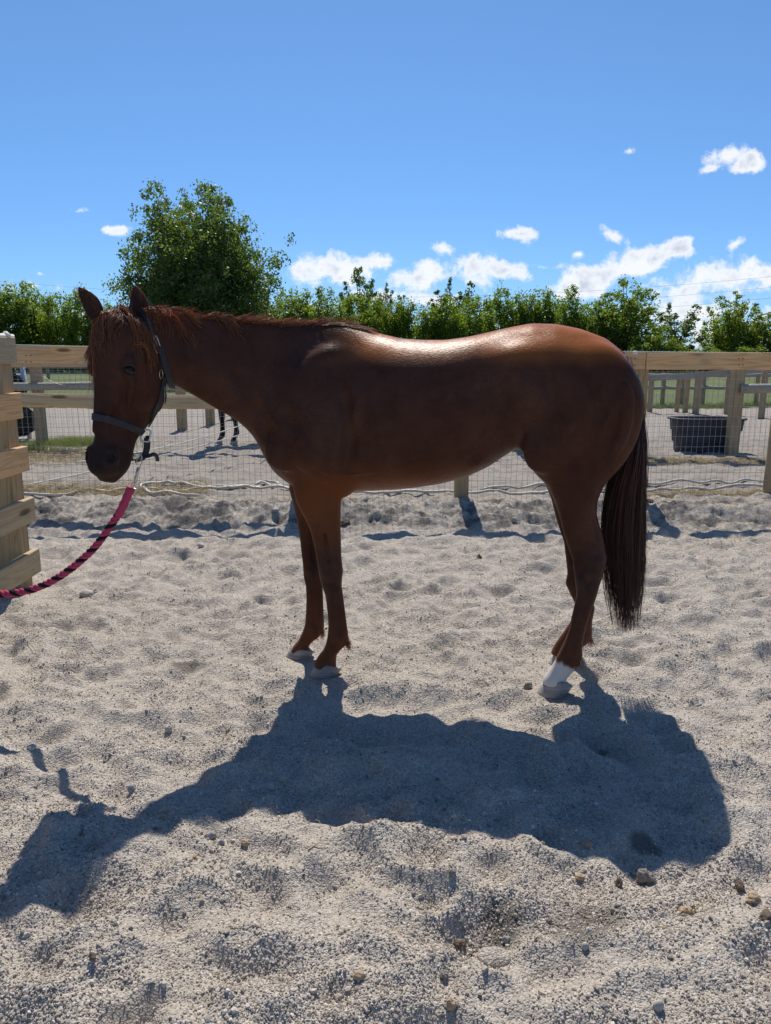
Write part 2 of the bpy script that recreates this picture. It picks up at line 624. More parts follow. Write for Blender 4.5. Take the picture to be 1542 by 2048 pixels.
def mat_wood(name, base, dark, knots=True, weather=0.2, rough=0.75):
    """Sawn softwood: grain runs along each object's own X axis."""
    m, w = new_mat(name)
    tc = w.n('ShaderNodeTexCoord')
    oi = w.n('ShaderNodeObjectInfo')
    off = w.n('ShaderNodeVectorMath', operation='SCALE')
    cb = w.n('ShaderNodeCombineXYZ')
    for i in range(3):
        w.l(oi.outputs['Random'], cb.inputs[i])
    w.l(cb.outputs[0], off.inputs[0])
    off.inputs['Scale'].default_value = 37.0
    add = w.n('ShaderNodeVectorMath', operation='ADD')
    w.l(tc.outputs['Object'], add.inputs[0])
    w.l(off.outputs[0], add.inputs[1])
    P = add.outputs[0]

    def mapped(s):
        mp = w.n('ShaderNodeMapping')
        mp.inputs['Scale'].default_value = s
        w.l(P, mp.inputs['Vector'])
        return mp.outputs[0]
    low = w.n('ShaderNodeTexNoise', i_Scale=1.0, i_Detail=3.0, i_Roughness=0.5)
    w.l(mapped((0.55, 8.0, 8.0)), low.inputs['Vector'])
    # cathedral growth rings from a warped height field
    rings = w.m('FRACT', w.m('MULTIPLY', low.outputs[0], 13.0))
    rings = w.m('ABSOLUTE', w.m('SUBTRACT', rings, 0.5))
    fib = w.n('ShaderNodeTexNoise', i_Scale=1.0, i_Detail=5.0, i_Roughness=0.65)
    w.l(mapped((4.0, 170.0, 170.0)), fib.inputs['Vector'])
    big = w.n('ShaderNodeTexNoise', i_Scale=2.0, i_Detail=4.0, i_Roughness=0.6)
    w.l(P, big.inputs['Vector'])
    c = w.mix(w.m('MULTIPLY', w.smooth(rings, .22, .5), .7), base, dark)
    c = w.mix(w.m('MULTIPLY', fib.outputs[0], .55), c, tuple(x * .62 for x in base))
    c = w.mix(w.m('MULTIPLY', w.smooth(big.outputs[0], .42, .7), weather), c, (0.34, 0.28, 0.215))
    c = w.mix(w.m('MULTIPLY', oi.outputs['Random'], .35), c, tuple(x * .6 for x in base))
    st = w.n('ShaderNodeTexNoise', i_Scale=1.0, i_Detail=4.0, i_Roughness=0.6)
    w.l(mapped((.9, 30.0, 30.0)), st.inputs['Vector'])
    c = w.mix(w.m('MULTIPLY', w.smooth(st.outputs[0], .52, .72), .45), c, tuple(x * .38 for x in base))
    if knots:
        vk = w.n('ShaderNodeTexVoronoi', i_Scale=1.0)
        w.l(mapped((1.6, 6.0, 6.0)), vk.inputs['Vector'])
        k = w.m('SUBTRACT', 1.0, w.smooth(vk.outputs['Distance'], .07, .15))
        c = w.mix(w.m('MULTIPLY', k, .8), c, (0.085, 0.045, 0.02))
    h = w.m('ADD', w.m('MULTIPLY', fib.outputs[0], .6), w.m('MULTIPLY', rings, .5))
    b = principled(w, c, rough, 0, 0.3, bump(w, h, 0.55, 0.0025))
    finish(w, b.outputs[0])
    return m


def mat_leaf(name, a, b_, tr=0.5, spec=.35):
    m, w = new_mat(name)
    geo = w.n('ShaderNodeNewGeometry')
    rnd = geo.outputs['Random Per Island']
    oi = w.n('ShaderNodeObjectInfo')
    f = w.m('ADD', w.m('MULTIPLY', rnd, .75), w.m('MULTIPLY', oi.outputs['Random'], .25))
    c = w.mix(f, a, b_)
    pr = principled(w, c, 0.48, 0, spec)
    t = w.n('ShaderNodeBsdfTranslucent')
    w.l(w.mix(1.0, c, (1.5, 1.75, 0.55), 'MULTIPLY'), t.inputs[0])
    mx = w.n('ShaderNodeMixShader')
    mx.inputs[0].default_value = tr
    w.l(pr.outputs[0], mx.inputs[1])
    w.l(t.outputs[0], mx.inputs[2])
    finish(w, mx.outputs[0])
    return m


def mat_bark():
    m, w = new_mat('bark')
    tc = w.n('ShaderNodeTexCoord')
    mp = w.n('ShaderNodeMapping')
    mp.inputs['Scale'].default_value = (6, 6, 1.3)
    w.l(tc.outputs['Object'], mp.inputs['Vector'])
    nz = w.n('ShaderNodeTexNoise', i_Scale=3.0, i_Detail=6.0, i_Roughness=0.7)
    w.l(mp.outputs[0], nz.inputs['Vector'])
    c = w.mix(nz.outputs[0], (0.05, 0.04, 0.03), (0.16, 0.13, 0.10))
    b = principled(w, c, 0.9, 0, 0.2, bump(w, nz.outputs[0], 1.0, 0.03))
    finish(w, b.outputs[0])
    return m


def mat_coat(name='coat', dark=False):
    m, w = new_mat(name)
    tc = w.n('ShaderNodeTexCoord')
    P = tc.outputs['Object']
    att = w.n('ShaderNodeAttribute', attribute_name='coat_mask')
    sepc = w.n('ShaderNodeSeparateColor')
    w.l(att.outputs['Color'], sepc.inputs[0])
    sock, black, warm_sunlit = sepc.outputs[0], sepc.outputs[1], sepc.outputs[2]
    big = w.n('ShaderNodeTexNoise', i_Scale=5.0, i_Detail=5.0, i_Roughness=0.6)
    w.l(P, big.inputs['Vector'])
    mid = w.n('ShaderNodeTexNoise', i_Scale=24.0, i_Detail=5.0, i_Roughness=0.65)
    w.l(P, mid.inputs['Vector'])
    mp = w.n('ShaderNodeMapping')
    mp.inputs['Scale'].default_value = (70, 210, 150)
    w.l(P, mp.inputs['Vector'])
    hair = w.n('ShaderNodeTexNoise', i_Scale=1.0, i_Detail=3.0, i_Roughness=0.6)
    w.l(mp.outputs[0], hair.inputs['Vector'])
    if dark:
        c = w.mix(big.outputs[0], (0.014, 0.010, 0.008), (0.03, 0.02, 0.015))
        c = w.mix(sock, c, (0.6, 0.56, 0.5))
    else:
        c = w.mix(w.smooth(big.outputs[0], .32, .68), (0.060, 0.0255, 0.0175), (0.084, 0.036, 0.0235))
        c = w.mix(w.m('MULTIPLY', w.smooth(mid.outputs[0], .35, .7), .3), c, (0.115, 0.050, 0.027))
        c = w.mix(warm_sunlit, c, (0.42, 0.130, 0.034))  # warmer brown; on the topline this orange is painted sunlight
        c = w.mix(w.m('MULTIPLY', w.m('SUBTRACT', hair.outputs[0], .38), .45), c, (0.03, 0.011, 0.007))
        c = w.mix(black, c, (0.026, 0.020, 0.020))
        c = w.mix(sock, c, (0.66, 0.60, 0.54))
    bm = bump(w, hair.outputs[0], 0.6, 0.0018)
    bm = bump(w, mid.outputs[0], 0.35, 0.004, bm)
    rough = w.m('ADD', w.m('MULTIPLY', hair.outputs[0], .18), .28)
    wl = w.n('ShaderNodeTexNoise', i_Scale=2.6, i_Detail=3.0, i_Roughness=0.5)
    w.l(P, wl.inputs['Vector'])
    dust = w.n('ShaderNodeTexNoise', i_Scale=9.0, i_Detail=7.0, i_Roughness=0.7)
    w.l(P, dust.inputs['Vector'])
    if not dark:
        c = w.mix(w.m('MULTIPLY', w.smooth(dust.outputs[0], .52, .75), .14), c, (0.19, 0.125, 0.085))
    b = principled(w, c, rough, 0, 0.1, bm)
    spc = w.m('MULTIPLY', w.m('ADD', .25, w.m('MULTIPLY', w.smooth(hair.outputs[0], .35, .68), 1.1)), w.m('ADD', .035, w.m('MULTIPLY', w.smooth(wl.outputs[0], .40, .62), .10)))
    w.l(spc, b.inputs['Specular IOR Level'])
    b.inputs['Sheen Weight'].default_value = 0.02
    b.inputs['Sheen Roughness'].default_value = 0.35
    b.inputs['Sheen Tint'].default_value = (1.0, 0.62, 0.38, 1)
    finish(w, b.outputs[0])
    return m


def mat_hair(name, a, b_, rough=0.38, tr=0.15, glow=(2.2, 1.4, .9)):
    m, w = new_mat(name)
    geo = w.n('ShaderNodeNewGeometry')
    rnd = geo.outputs['Random Per Island']
    c = w.mix(rnd, a, b_)
    pr = principled(w, c, rough, 0, 0.5)
    t = w.n('ShaderNodeBsdfTranslucent')
    w.l(w.mix(1.0, c, glow, 'MULTIPLY'), t.inputs[0])
    mx = w.n('ShaderNodeMixShader')
    mx.inputs[0].default_value = tr
    w.l(pr.outputs[0], mx.inputs[1])
    w.l(t.outputs[0], mx.inputs[2])
    finish(w, mx.outputs[0])
    return m


def mat_hoof():
    m, w = new_mat('hoof_horn')
    tc = w.n('ShaderNodeTexCoord')
    mp = w.n('ShaderNodeMapping')
    mp.inputs['Scale'].default_value = (6, 6, 90)
    w.l(tc.outputs['Object'], mp.inputs['Vector'])
    nz = w.n('ShaderNodeTexNoise', i_Scale=1.0, i_Detail=5.0, i_Roughness=0.6)
    w.l(mp.outputs[0], nz.inputs['Vector'])
    c = w.mix(w.smooth(nz.outputs[0], .3, .7), (0.22, 0.19, 0.165), (0.45, 0.40, 0.35))
    b = principled(w, c, 0.6, 0, 0.35, bump(w, nz.outputs[0], .6, .002))
    finish(w, b.outputs[0])
    return m


def mat_leather():
    m, w = new_mat('halter_leather')
    tc = w.n('ShaderNodeTexCoord')
    nz = w.n('ShaderNodeTexNoise', i_Scale=120.0, i_Detail=5.0, i_Roughness=0.65)
    n2 = w.n('ShaderNodeTexNoise', i_Scale=18.0, i_Detail=4.0, i_Roughness=0.6)
    for n in (nz, n2):
        w.l(tc.outputs['Object'], n.inputs['Vector'])
    c = w.mix(nz.outputs[0], (0.022, 0.021, 0.023), (0.062, 0.060, 0.063))
    c = w.mix(w.m('MULTIPLY', w.smooth(n2.outputs[0], .5, .75), .5), c, (0.10, 0.094, 0.092))
    b = principled(w, c, 0.62, 0, 0.25, bump(w, nz.outputs[0], .6, .0015))
    finish(w, b.outputs[0])
    return m


def wpos(px, py):
    g = ground_at(px, py)
    return (g[0], g[1])


DAMP = [(*wpos(1010, 1843), .075), (*wpos(1175, 1855), .10), (*wpos(372, 1335), .07), (*wpos(1290, 1695), .05)]
M = {}
M['sand'] = mat_sand()
M['pebble'] = mat_pebble()
M['meadow'] = mat_grass_field()
M['board'] = mat_wood('pale_board', (0.86, 0.52, 0.24), (0.52, 0.27, 0.11), True, .4)
M['grey_board'] = mat_wood('grey_green_board', (0.60, 0.445, 0.25), (0.35, 0.235, 0.12), True, .45)
M['post'] = mat_wood('post_wood', (0.46, 0.335, 0.18), (0.24, 0.16, 0.08), False, .35)
M['old_rail'] = mat_wood('old_rail_wood', (0.42, 0.38, 0.31), (0.25, 0.22, 0.18), False, .7)
M['wire'] = mat_simple('galvanised_wire', (0.36, 0.37, 0.38), .45, .5, .1, 60)
M['steel'] = mat_simple('steel', (0.62, 0.60, 0.56), .3, 1.0, .12, 50)
M['brass'] = mat_simple('worn_brass', (0.50, 0.40, 0.27), .38, 1.0, .2, 50)
M['gate'] = mat_simple('gate_paint', (0.55, 0.57, 0.60), .45, .3, .1, 20)
M['rope_white'] = mat_simple('white_rope', (0.70, 0.68, 0.60), .85, 0, .1, 200)
M['rope_twist'] = mat_simple('pale_twist', (0.62, 0.64, 0.52), .8, 0, .3, 220)
M['pink'] = mat_simple('pink_cotton', (0.46, 0.060, 0.125), .9, 0, .25, 260, .001, .2)
M['blackrope'] = mat_simple('black_cotton', (0.014, 0.012, 0.015), .9, 0, .3, 260, .001, .2)
M['blacknet'] = mat_simple('black_net', (0.012, 0.012, 0.014), .8, 0, .3, 60)
M['hay'] = mat_simple('dark_hay', (0.10, 0.09, 0.05), .9, 0, .4, 60)
M['tub'] = mat_simple('tub_rubber', (0.028, 0.032, 0.045), .6, 0, .25, 14, .002)
M['straw'] = mat_hair('straw', (0.42, 0.31, 0.13), (0.62, 0.50, 0.27), .7, .2, (1.1, 1, .8))
M['grass'] = mat_leaf('grass_blade', (0.16, 0.22, 0.04), (0.42, 0.40, 0.12), .5)
M['bark'] = mat_bark()
M['leaf_hedge'] = mat_leaf('hedge_leaf', (0.10, 0.140, 0.028), (0.20, 0.225, 0.042), .60, .3)
M['leaf_dark'] = mat_leaf('dark_leaf', (0.070, 0.105, 0.036), (0.135, 0.165, 0.048), .52, .7)
M['leaf_far'] = mat_leaf('far_leaf', (0.085, 0.12, 0.045), (0.12, 0.15, 0.06), .5, .4)
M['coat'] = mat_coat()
M['dark_coat'] = mat_coat('dark_coat', True)
M['hair'] = mat_hair('mane_hair', (0.085, 0.030, 0.014), (0.44, 0.20, 0.090), .42, .36)
M['tail'] = mat_hair('tail_hair', (0.020, 0.009, 0.009), (0.105, 0.026, 0.020), .38, .12, (3.0, 1.2, 1.0))
M['dark_hair'] = mat_hair('dark_tail_hair', (0.010, 0.008, 0.008), (0.02, 0.016, 0.014), .4, .05)
M['pale_hair'] = mat_hair('pale_feather', (0.42, 0.33, 0.24), (0.62, 0.52, 0.42), .5, .3, (1.2, 1, .8))
M['hoof'] = mat_hoof()
M['leather'] = mat_leather()
M['stone_pale'] = mat_simple('pale_stone', (0.42, 0.39, 0.34), .8, 0, .2, 40, .002)
M['stone_grey'] = mat_simple('grey_stone', (0.30, 0.29, 0.27), .85, 0, .3, 40, .003)
M['stone_tan'] = mat_simple('tan_stone', (0.40, 0.28, 0.17), .85, 0, .3, 50, .004)
M['clod'] = mat_simple('dark_clod', (0.13, 0.095, 0.065), .95, 0, .45, 70, .006)
M['clod_grey'] = mat_simple('grey_clod', (0.23, 0.20, 0.165), .95, 0, .35, 60, .008)


# ------------------------------------------------------------------ ground sheet
def build_ground():
    ca = np.concatenate([-np.geomspace(60, .75, 26)[:-1], np.linspace(-.72, .72, 861), np.geomspace(.75, 60, 26)[1:]])
    rows = [-60, -30, -15, -8, -4, -2, -1, -.5, 0, .3]
    y = .55
    while y < 13:
        rows.append(y)
        y += .0042 * (y + .45)
    while y < 600:
        rows.append(y)
        y *= 1.05
    rows = np.array(rows)
    X = ca[None, :] * (np.maximum(rows, .6)[:, None] + .85)
    Y = np.repeat(rows[:, None], len(ca), 1)
    Z = terrain(X.ravel(), Y.ravel()).reshape(X.shape)
    nr, nc = X.shape
    verts = np.stack([X.ravel(), Y.ravel(), Z.ravel()], 1)
    i = np.arange(nr * nc).reshape(nr, nc)
    f = np.stack([i[:-1, :-1].ravel(), i[:-1, 1:].ravel(), i[1:, 1:].ravel(), i[1:, :-1].ravel()], 1)
    me = np_mesh('sand_ground', verts, f, True)
    link_mesh('sand_ground', me, M['sand'], kind='structure', label='trodden pale grey sand and grit of the paddock floor')
    # meadow beyond the paddocks, its edge uneven
    xs = np.concatenate([-np.geomspace(700, 40, 14), np.linspace(-38, 38, 220), np.geomspace(40, 700, 14)])
    ts = np.concatenate([np.linspace(0, 1, 30) ** 1.5 * 30, np.geomspace(32, 700, 30)])
    edge = 21.5 + 1.2 * perlin(xs * .35, xs * 0 + 3.3) + .5 * perlin(xs * 1.7, xs * 0 + 9.3) - 5.0 * sstep(-xs, 5.5, 9) * 0
    X = np.repeat(xs[None, :], len(ts), 0)
    Y = edge[None, :] + ts[:, None]
    Z = .05 + .10 * sstep(ts[:, None], 0, 2) + X * 0 + .05 * perlin(X * .5, Y * .5) * sstep(ts[:, None], 0, 2)
    nr, nc = X.shape
    Z[0, :] -= .12
    verts = np.stack([X.ravel(), Y.ravel(), Z.ravel()], 1)
    i = np.arange(nr * nc).reshape(nr, nc)
    f = np.stack([i[:-1, :-1].ravel(), i[:-1, 1:].ravel(), i[1:, 1:].ravel(), i[1:, :-1].ravel()], 1)
    link_mesh('meadow', np_mesh('meadow', verts, f, True), M['meadow'], kind='structure', label='flat green meadow beyond the paddock fences')


build_ground()
# ------------------------------------------------------------------ the horse: one implicit surface, meshed once
def un(px, py, v):
    """Where the sight line through a traced outline point meets the horse's own lengthwise plane v -> (u, z)."""
    d = pix_dir(px, py)
    c = np.array([0.0, 0.0])
    t = (v - np.dot(c - O2, HV)) / np.dot(d[:2], HV)
    p = d * t
    return float(np.dot(p[:2] - O2, HU)), float(p[2] + CAM_H)


def h2w(u, v, z):
    p = O2 + HU * u + HV * v
    return np.array([p[0], p[1], z])


def w2h(p):
    r = np.asarray(p[:2]) - O2
    return np.array([np.dot(r, HU), np.dot(r, HV), p[2]])


HS = 0.0062
GO = np.array([-0.42, -0.36, -0.01])
GN = np.array([int(2.34 / HS), int(1.26 / HS), int(1.78 / HS)])
FIELD = np.full(tuple(GN), 0.5, dtype=np.float32)
AX = [GO[i] + HS * np.arange(GN[i]) for i in range(3)]


def smin(a, b, k):
    h = np.clip(0.5 + 0.5 * (b - a) / k, 0, 1)
    return b + (a - b) * h - k * h * (1 - h)


def region(lo, hi):
    s = []
    for i in range(3):
        a = max(0, int((lo[i] - GO[i]) / HS))
        b = min(GN[i], int((hi[i] - GO[i]) / HS) + 2)
        s.append(slice(a, max(a + 1, b)))
    s = tuple(s)
    return s, AX[0][s[0]][:, None, None], AX[1][s[1]][None, :, None], AX[2][s[2]][None, None, :]


def put(lo, hi, fn, k=.02, sub=False):
    pad = max(k, .01) * 1.2
    s, U, V, Z = region(np.array(lo) - pad, np.array(hi) + pad)
    d = fn(U, V, Z).astype(np.float32)
    cur = FIELD[s]
    if sub:
        FIELD[s] = -smin(-cur, d, k)
    else:
        FIELD[s] = smin(cur, d, k)


def ell(c, r, k=.02, sub=False, rot=None):
    """Ellipsoid; rot = 3x3 whose rows are the local axes."""
    c, r = np.array(c, float), np.array(r, float)
    ext = np.full(3, r.max()) if rot is not None else r

    def fn(U, V, Z):
        x, y, z = U - c[0], V - c[1], Z - c[2]
        if rot is not None:
            a = rot[0][0] * x + rot[0][1] * y + rot[0][2] * z
            b = rot[1][0] * x + rot[1][1] * y + rot[1][2] * z
            e = rot[2][0] * x + rot[2][1] * y + rot[2][2] * z
        else:
            a, b, e = x, y, z
        q = np.sqrt((a / r[0]) ** 2 + (b / r[1]) ** 2 + (e / r[2]) ** 2) + 1e-6
        L = np.sqrt(a * a + b * b + e * e) + 1e-6
        return L * (1 - 1 / q)
    put(c - ext, c + ext, fn, k, sub)


def capsule(a, b, ra, rb, k=.02, sub=False):
    a, b = np.array(a, float), np.array(b, float)
    ab = b - a
    L2 = np.dot(ab, ab)

    def fn(U, V, Z):
        t = np.clip(((U - a[0]) * ab[0] + (V - a[1]) * ab[1] + (Z - a[2]) * ab[2]) / L2, 0, 1)
        d = np.sqrt((U - a[0] - ab[0] * t) ** 2 + (V - a[1] - ab[1] * t) ** 2 + (Z - a[2] - ab[2] * t) ** 2)
        return d - (ra + (rb - ra) * t)
    R = max(ra, rb)
    put(np.minimum(a, b) - R, np.maximum(a, b) + R, fn, k, sub)


def sm_interp(xs, pts, win=.012):
    """Interpolate (x, value) pairs at xs, softened so that the outline has no corners."""
    pts = sorted(pts)
    px = np.array([p[0] for p in pts])
    pv = np.array([p[1] for p in pts])
    dx = .002
    g = np.arange(px[0] - .1, px[-1] + .1, dx)
    y = np.interp(g, px, pv)
    n = max(1, int(win / dx))
    kx = np.arange(-3 * n, 3 * n + 1)
    ker = np.exp(-.5 * (kx / n) ** 2)
    ker /= ker.sum()
    yp = np.concatenate([np.full(3 * n, y[0]), y, np.full(3 * n, y[-1])])
    y = np.convolve(yp, ker, 'valid')
    return np.interp(xs, g, y)


# outlines read from the photograph, carried onto the horse's planes
def vc_of_u(u):
    return np.interp(u, [-1, 1.08, 1.18, 1.28, 1.38, 1.46, 1.52, 1.58, 1.64], [0, 0, .018, .065, .15, .24, .315, .39, .46])


def iter_un(px, py, extra=0.0):
    v = 0.0
    for _ in range(8):
        u, z = un(px, py, v + extra)
        v = float(vc_of_u(u))
    return u, z


TOP = [(1279, 775), (1270, 742), (1258, 722), (1240, 700), (1211, 677), (1161, 658), (1111, 648), (1062, 647), (1023, 654), (979, 664), (935, 674), (891, 680),
       (847, 680), (803, 677), (759, 667), (715, 652), (690, 646), (665, 645), (615, 648), (559, 648), (515, 644), (472, 641), (421, 637), (380, 632), (340, 630), (300, 628)]
BOT = [(1279, 800), (1255, 850), (1225, 900), (1170, 925), (1110, 925), (1065, 908), (1038, 897), (1008, 915), (977, 936), (931, 957), (879, 970), (827, 978), (749, 984),
       (690, 987), (640, 992), (600, 986), (575, 973), (556, 960), (540, 945), (527, 925), (518, 905), (507, 885), (490, 864), (464, 842), (427, 822), (386, 797), (349, 777), (325, 765), (300, 750)]


def build_body():
    top = [iter_un(x, y) for x, y in TOP]
    bot = [iter_un(x, y, .06) for x, y in BOT]
    us = AX[0]
    zt = sm_interp(us, top, .010)
    zb = sm_interp(us, bot, .010)
    ue = min(p[0] for p in top)
    wid = [(ue - .01, .05), (ue + .02, .10), (ue + .06, .15), (-.18, .205), (-.1, .238), (0, .255), (.1, .25), (.22, .235), (.35, .24), (.5, .275), (.65, .282), (.8, .262), (.9, .228),
           (1.0, .205), (1.1, .185), (1.18, .165), (1.26, .125), (1.34, .100), (1.42, .092), (1.48, .105), (1.54, .11), (1.60, .10), (1.66, .06)]
    w = sm_interp(us, wid, .03)
    ntop = sm_interp(us, [(-.4, 2.0), (0, 2.1), (.3, 2.2), (.65, 2.15), (.82, 1.65), (1.0, 1.35), (1.15, 1.25), (1.4, 1.3), (1.7, 1.5)], .05)
    nbot = sm_interp(us, [(-.4, 2), (.1, 2.0), (.5, 2.3), (.9, 2.1), (1.1, 1.9), (1.3, 1.9), (1.7, 2.0)], .05)
    frac = sm_interp(us, [(-.4, .5), (0, .5), (.3, .46), (.7, .44), (.95, .42), (1.15, .42), (1.4, .46), (1.7, .48)], .05)
    u0, u1 = ue, 1.625
    vc = vc_of_u(us)

    def trunk(U, V, Z):
        uu = np.broadcast_to(U, U.shape)[:, 0, 0]
        ii = np.clip(((uu - GO[0]) / HS).round().astype(int), 0, GN[0] - 1)
        t_, b_, w_, nt, nb, fr, vv = [a[ii][:, None, None] for a in (zt, zb, w, ntop, nbot, frac, vc)]
        c = b_ + (t_ - b_) * fr
        up = Z > c
        hh = np.where(up, t_ - c, c - b_)
        n = np.where(up, nt, nb)
        a = np.abs(V - vv) / w_
        b = np.abs(Z - c) / hh
        q = (a ** n + b ** n) ** (1 / n) + 1e-6
        L = np.sqrt((V - vv) ** 2 + (Z - c) ** 2) + 1e-5
        d = L * (1 - 1 / q)
        e = np.maximum(np.maximum(u0 - U, U - u1), 0)
        return np.where(e > 0, np.maximum(d, 0) + e, d)
    put((u0 - .02, -.33, .55), (u1 + .02, .66, 1.7), trunk, .02)

    # legs: horizontal sections taken from the traced front and rear outlines
    def leg(name, v, pts, lat, k=.03, vv=None):
        fr, bk = [], []
        for y, xf, xb in pts:
            fr.append(un(xf, y, v)[::-1])
            bk.append(un(xb, y, v)[::-1])
        zs = AX[2]
        f = sm_interp(zs, fr, .007)
        b = sm_interp(zs, bk, .007)
        l = sm_interp(zs, lat, .012)
        vz = sm_interp(zs, vv, .02) if vv else np.full_like(zs, v)
        z0 = min(p[0] for p in fr)
        z1 = max(p[0] for p in fr)
        umin, umax = min(b.min(), f.min()), max(f.max(), b.max())

        def fn(U, V, Z):
            ii = np.clip(((Z[0, 0, :] - GO[2]) / HS).round().astype(int), 0, GN[2] - 1)
            F, B, Lt, VV = [a[ii][None, None, :] for a in (f, b, l, vz)]
            c, r = (F + B) / 2, np.maximum((F - B) / 2, .004)
            a1, b1 = (U - c) / r, (V - VV) / Lt
            q = (np.abs(a1) ** 2.2 + np.abs(b1) ** 2.2) ** (1 / 2.2) + 1e-6
            LL = np.sqrt((U - c) ** 2 + (V - VV) ** 2) + 1e-5
            d = LL * (1 - 1 / q)
            e = np.maximum(np.maximum(z0 - Z, Z - z1), 0)
            return np.where(e > 0, np.maximum(d, 0) + e, d)
        put((umin, min(v, vz.min()) - l.max(), z0), (umax, max(v, vz.max()) + l.max(), z1), fn, k)

    nf = [(900, 585, 700), (940, 588, 694), (979, 588, 686), (999, 592, 682), (1019, 601, 681), (1038, 612, 681), (1062, 622, 681), (1093, 630, 682), (1120, 634, 683), (1135, 637, 685), (1144, 638, 686), (1158, 641, 684),
          (1173, 645, 683), (1190, 651, 686), (1222, 655, 690), (1247, 657, 693), (1267, 656, 696), (1280, 654, 697), (1288, 652, 694), (1299, 647, 682), (1310, 638, 673), (1321, 631, 672), (1332, 628, 672)]
    ff = [(930, 582, 690), (979, 579, 675), (1007, 587, 668), (1042, 595, 655), (1083, 601, 648), (1110, 604, 647), (1124, 606, 648), (1140, 607, 648), (1155, 608, 646), (1171, 612, 645), (1196, 613, 646), (1227, 612, 647), (1245, 611, 648),
          (1256, 608, 648), (1267, 604, 644), (1280, 597, 629), (1290, 588, 619), (1298, 582, 617), (1306, 579, 617)]
    latf = [(.03, .043), (.06, .042), (.10, .035), (.13, .035), (.165, .037), (.20, .034), (.25, .028), (.36, .028), (.41, .036), (.45, .043), (.50, .041), (.56, .036), (.65, .047), (.75, .058), (.85, .065), (.95, .065), (1.1, .06)]
    leg('nf', .098, nf, latf, .035)
    leg('ff', -.10, ff, latf, .035)
    nh = [(760, 1110, 1266), (800, 1090, 1276), (840, 1072, 1268), (870, 1058, 1257), (900, 1046, 1241), (919, 1057, 1232), (939, 1071, 1222), (961, 1085, 1211), (978, 1098, 1206), (1005, 1110, 1197), (1030, 1119, 1195), (1051, 1124, 1200), (1071, 1129, 1207),
          (1095, 1137, 1211), (1120, 1146, 1215), (1139, 1148, 1212), (1155, 1150, 1206), (1172, 1152, 1200), (1190, 1154, 1195), (1213, 1149, 1187), (1237, 1143, 1178), (1256, 1140, 1172), (1284, 1129, 1166), (1300, 1121, 1165), (1315, 1113, 1165), (1328, 1107, 1162), (1341, 1098, 1148), (1355, 1087, 1134), (1366, 1084, 1131)]
    lath = [(.03, .046), (.06, .045), (.10, .037), (.15, .038), (.20, .034), (.26, .028), (.36, .028), (.42, .034), (.50, .040), (.56, .040), (.62, .038), (.68, .046), (.76, .062), (.85, .082), (.95, .10), (1.05, .115), (1.2, .12), (1.3, .10)]
    vvn = [(0, .165), (.3, .16), (.5, .150), (.7, .14), (.9, .130), (1.3, .115)]
    leg('nh', .165, nh, lath, .06, vvn)
    # far hind leg: mostly hidden behind the near one, its lower part traced
    g = lambda y, dx: None
    zz = [(un(f, y, .165)[1], un(f, y, .165)[0], un(b, y, .165)[0]) for y, f, b in nh]
    uoff = 0.004
    fr = [(z, u + uoff) for z, u, _ in zz if z > .38]
    bk = [(z, u + uoff) for z, _, u in zz if z > .38]
    low = [(1213, 1152, 1190), (1243, 1142, 1184), (1262, 1130, 1184), (1275, 1121, 1184), (1289, 1111, 1172), (1300, 1105, 1152), (1310, 1101, 1146)]
    for y, f_, b_ in low:
        uf, z = un(f_, y, -.165)
        ub, z = un(b_, y, -.165)
        fr.append((z, uf))
        bk.append((z, ub))
    zs = AX[2]
    f = sm_interp(zs, fr, .009)
    b = sm_interp(zs, bk, .009)
    l = sm_interp(zs, lath, .012)
    vz = -sm_interp(zs, vvn, .02)
    z0, z1 = min(p[0] for p in fr), max(p[0] for p in fr)

    def fn(U, V, Z):
        ii = np.clip(((Z[0, 0, :] - GO[2]) / HS).round().astype(int), 0, GN[2] - 1)
        F, B, Lt, VV = [a[ii][None, None, :] for a in (f, b, l, vz)]
        c, r = (F + B) / 2, np.maximum((F - B) / 2, .004)
        q = (np.abs((U - c) / r) ** 2.2 + np.abs((V - VV) / Lt) ** 2.2) ** (1 / 2.2) + 1e-6
        LL = np.sqrt((U - c) ** 2 + (V - VV) ** 2) + 1e-5
        d = LL * (1 - 1 / q)
        e = np.maximum(np.maximum(z0 - Z, Z - z1), 0)
        return np.where(e > 0, np.maximum(d, 0) + e, d)
    put((b.min(), vz.min() - l.max(), z0), (f.max(), vz.max() + l.max(), z1), fn, .04)

    # muscles and bones, both sides
    def rotuz(deg):
        c, s = math.cos(math.radians(deg)), math.sin(math.radians(deg))
        return [[c, 0, s], [0, 1, 0], [-s, 0, c]]
    def side_pt(u, v, z, s):
        # slide along v until the skin is met
        vs = np.arange(.02, .36, .004)
        f = fval(np.stack([np.full_like(vs, u), s * vs, np.full_like(vs, z)], 1))
        w_ = np.nonzero(f > 0)[0]
        return (u, s * (vs[w_[0]] if len(w_) else v), z)
    for s in (1, -1):
        ell((1.04, s * .118, 1.19), (.085, .058, .20), .11, rot=rotuz(22))    # shoulder blade
        ell((1.10, s * .110, 1.02), (.085, .055, .10), .07)                       # point of shoulder
        ell((.96, s * .14, .98), (.105, .062, .12), .06)                          # triceps
        ell((.90, s * .115, .865), (.045, .045, .06), .04)                        # elbow
        ell((1.10, s * .075, .93), (.06, .055, .07), .05)                         # breast
        ell((.10, s * .17, 1.24), (.17, .085, .15), .08)                          # hip muscle
        ell((.235, s * .178, 1.335), (.055, .032, .040), .09)                     # point of hip
        ell((-.10, s * .15, 1.15), (.16, .09, .24), .08)                          # buttock
        ell((.085, s * .165, 1.02), (.070, .060, .10), .06)                         # stifle
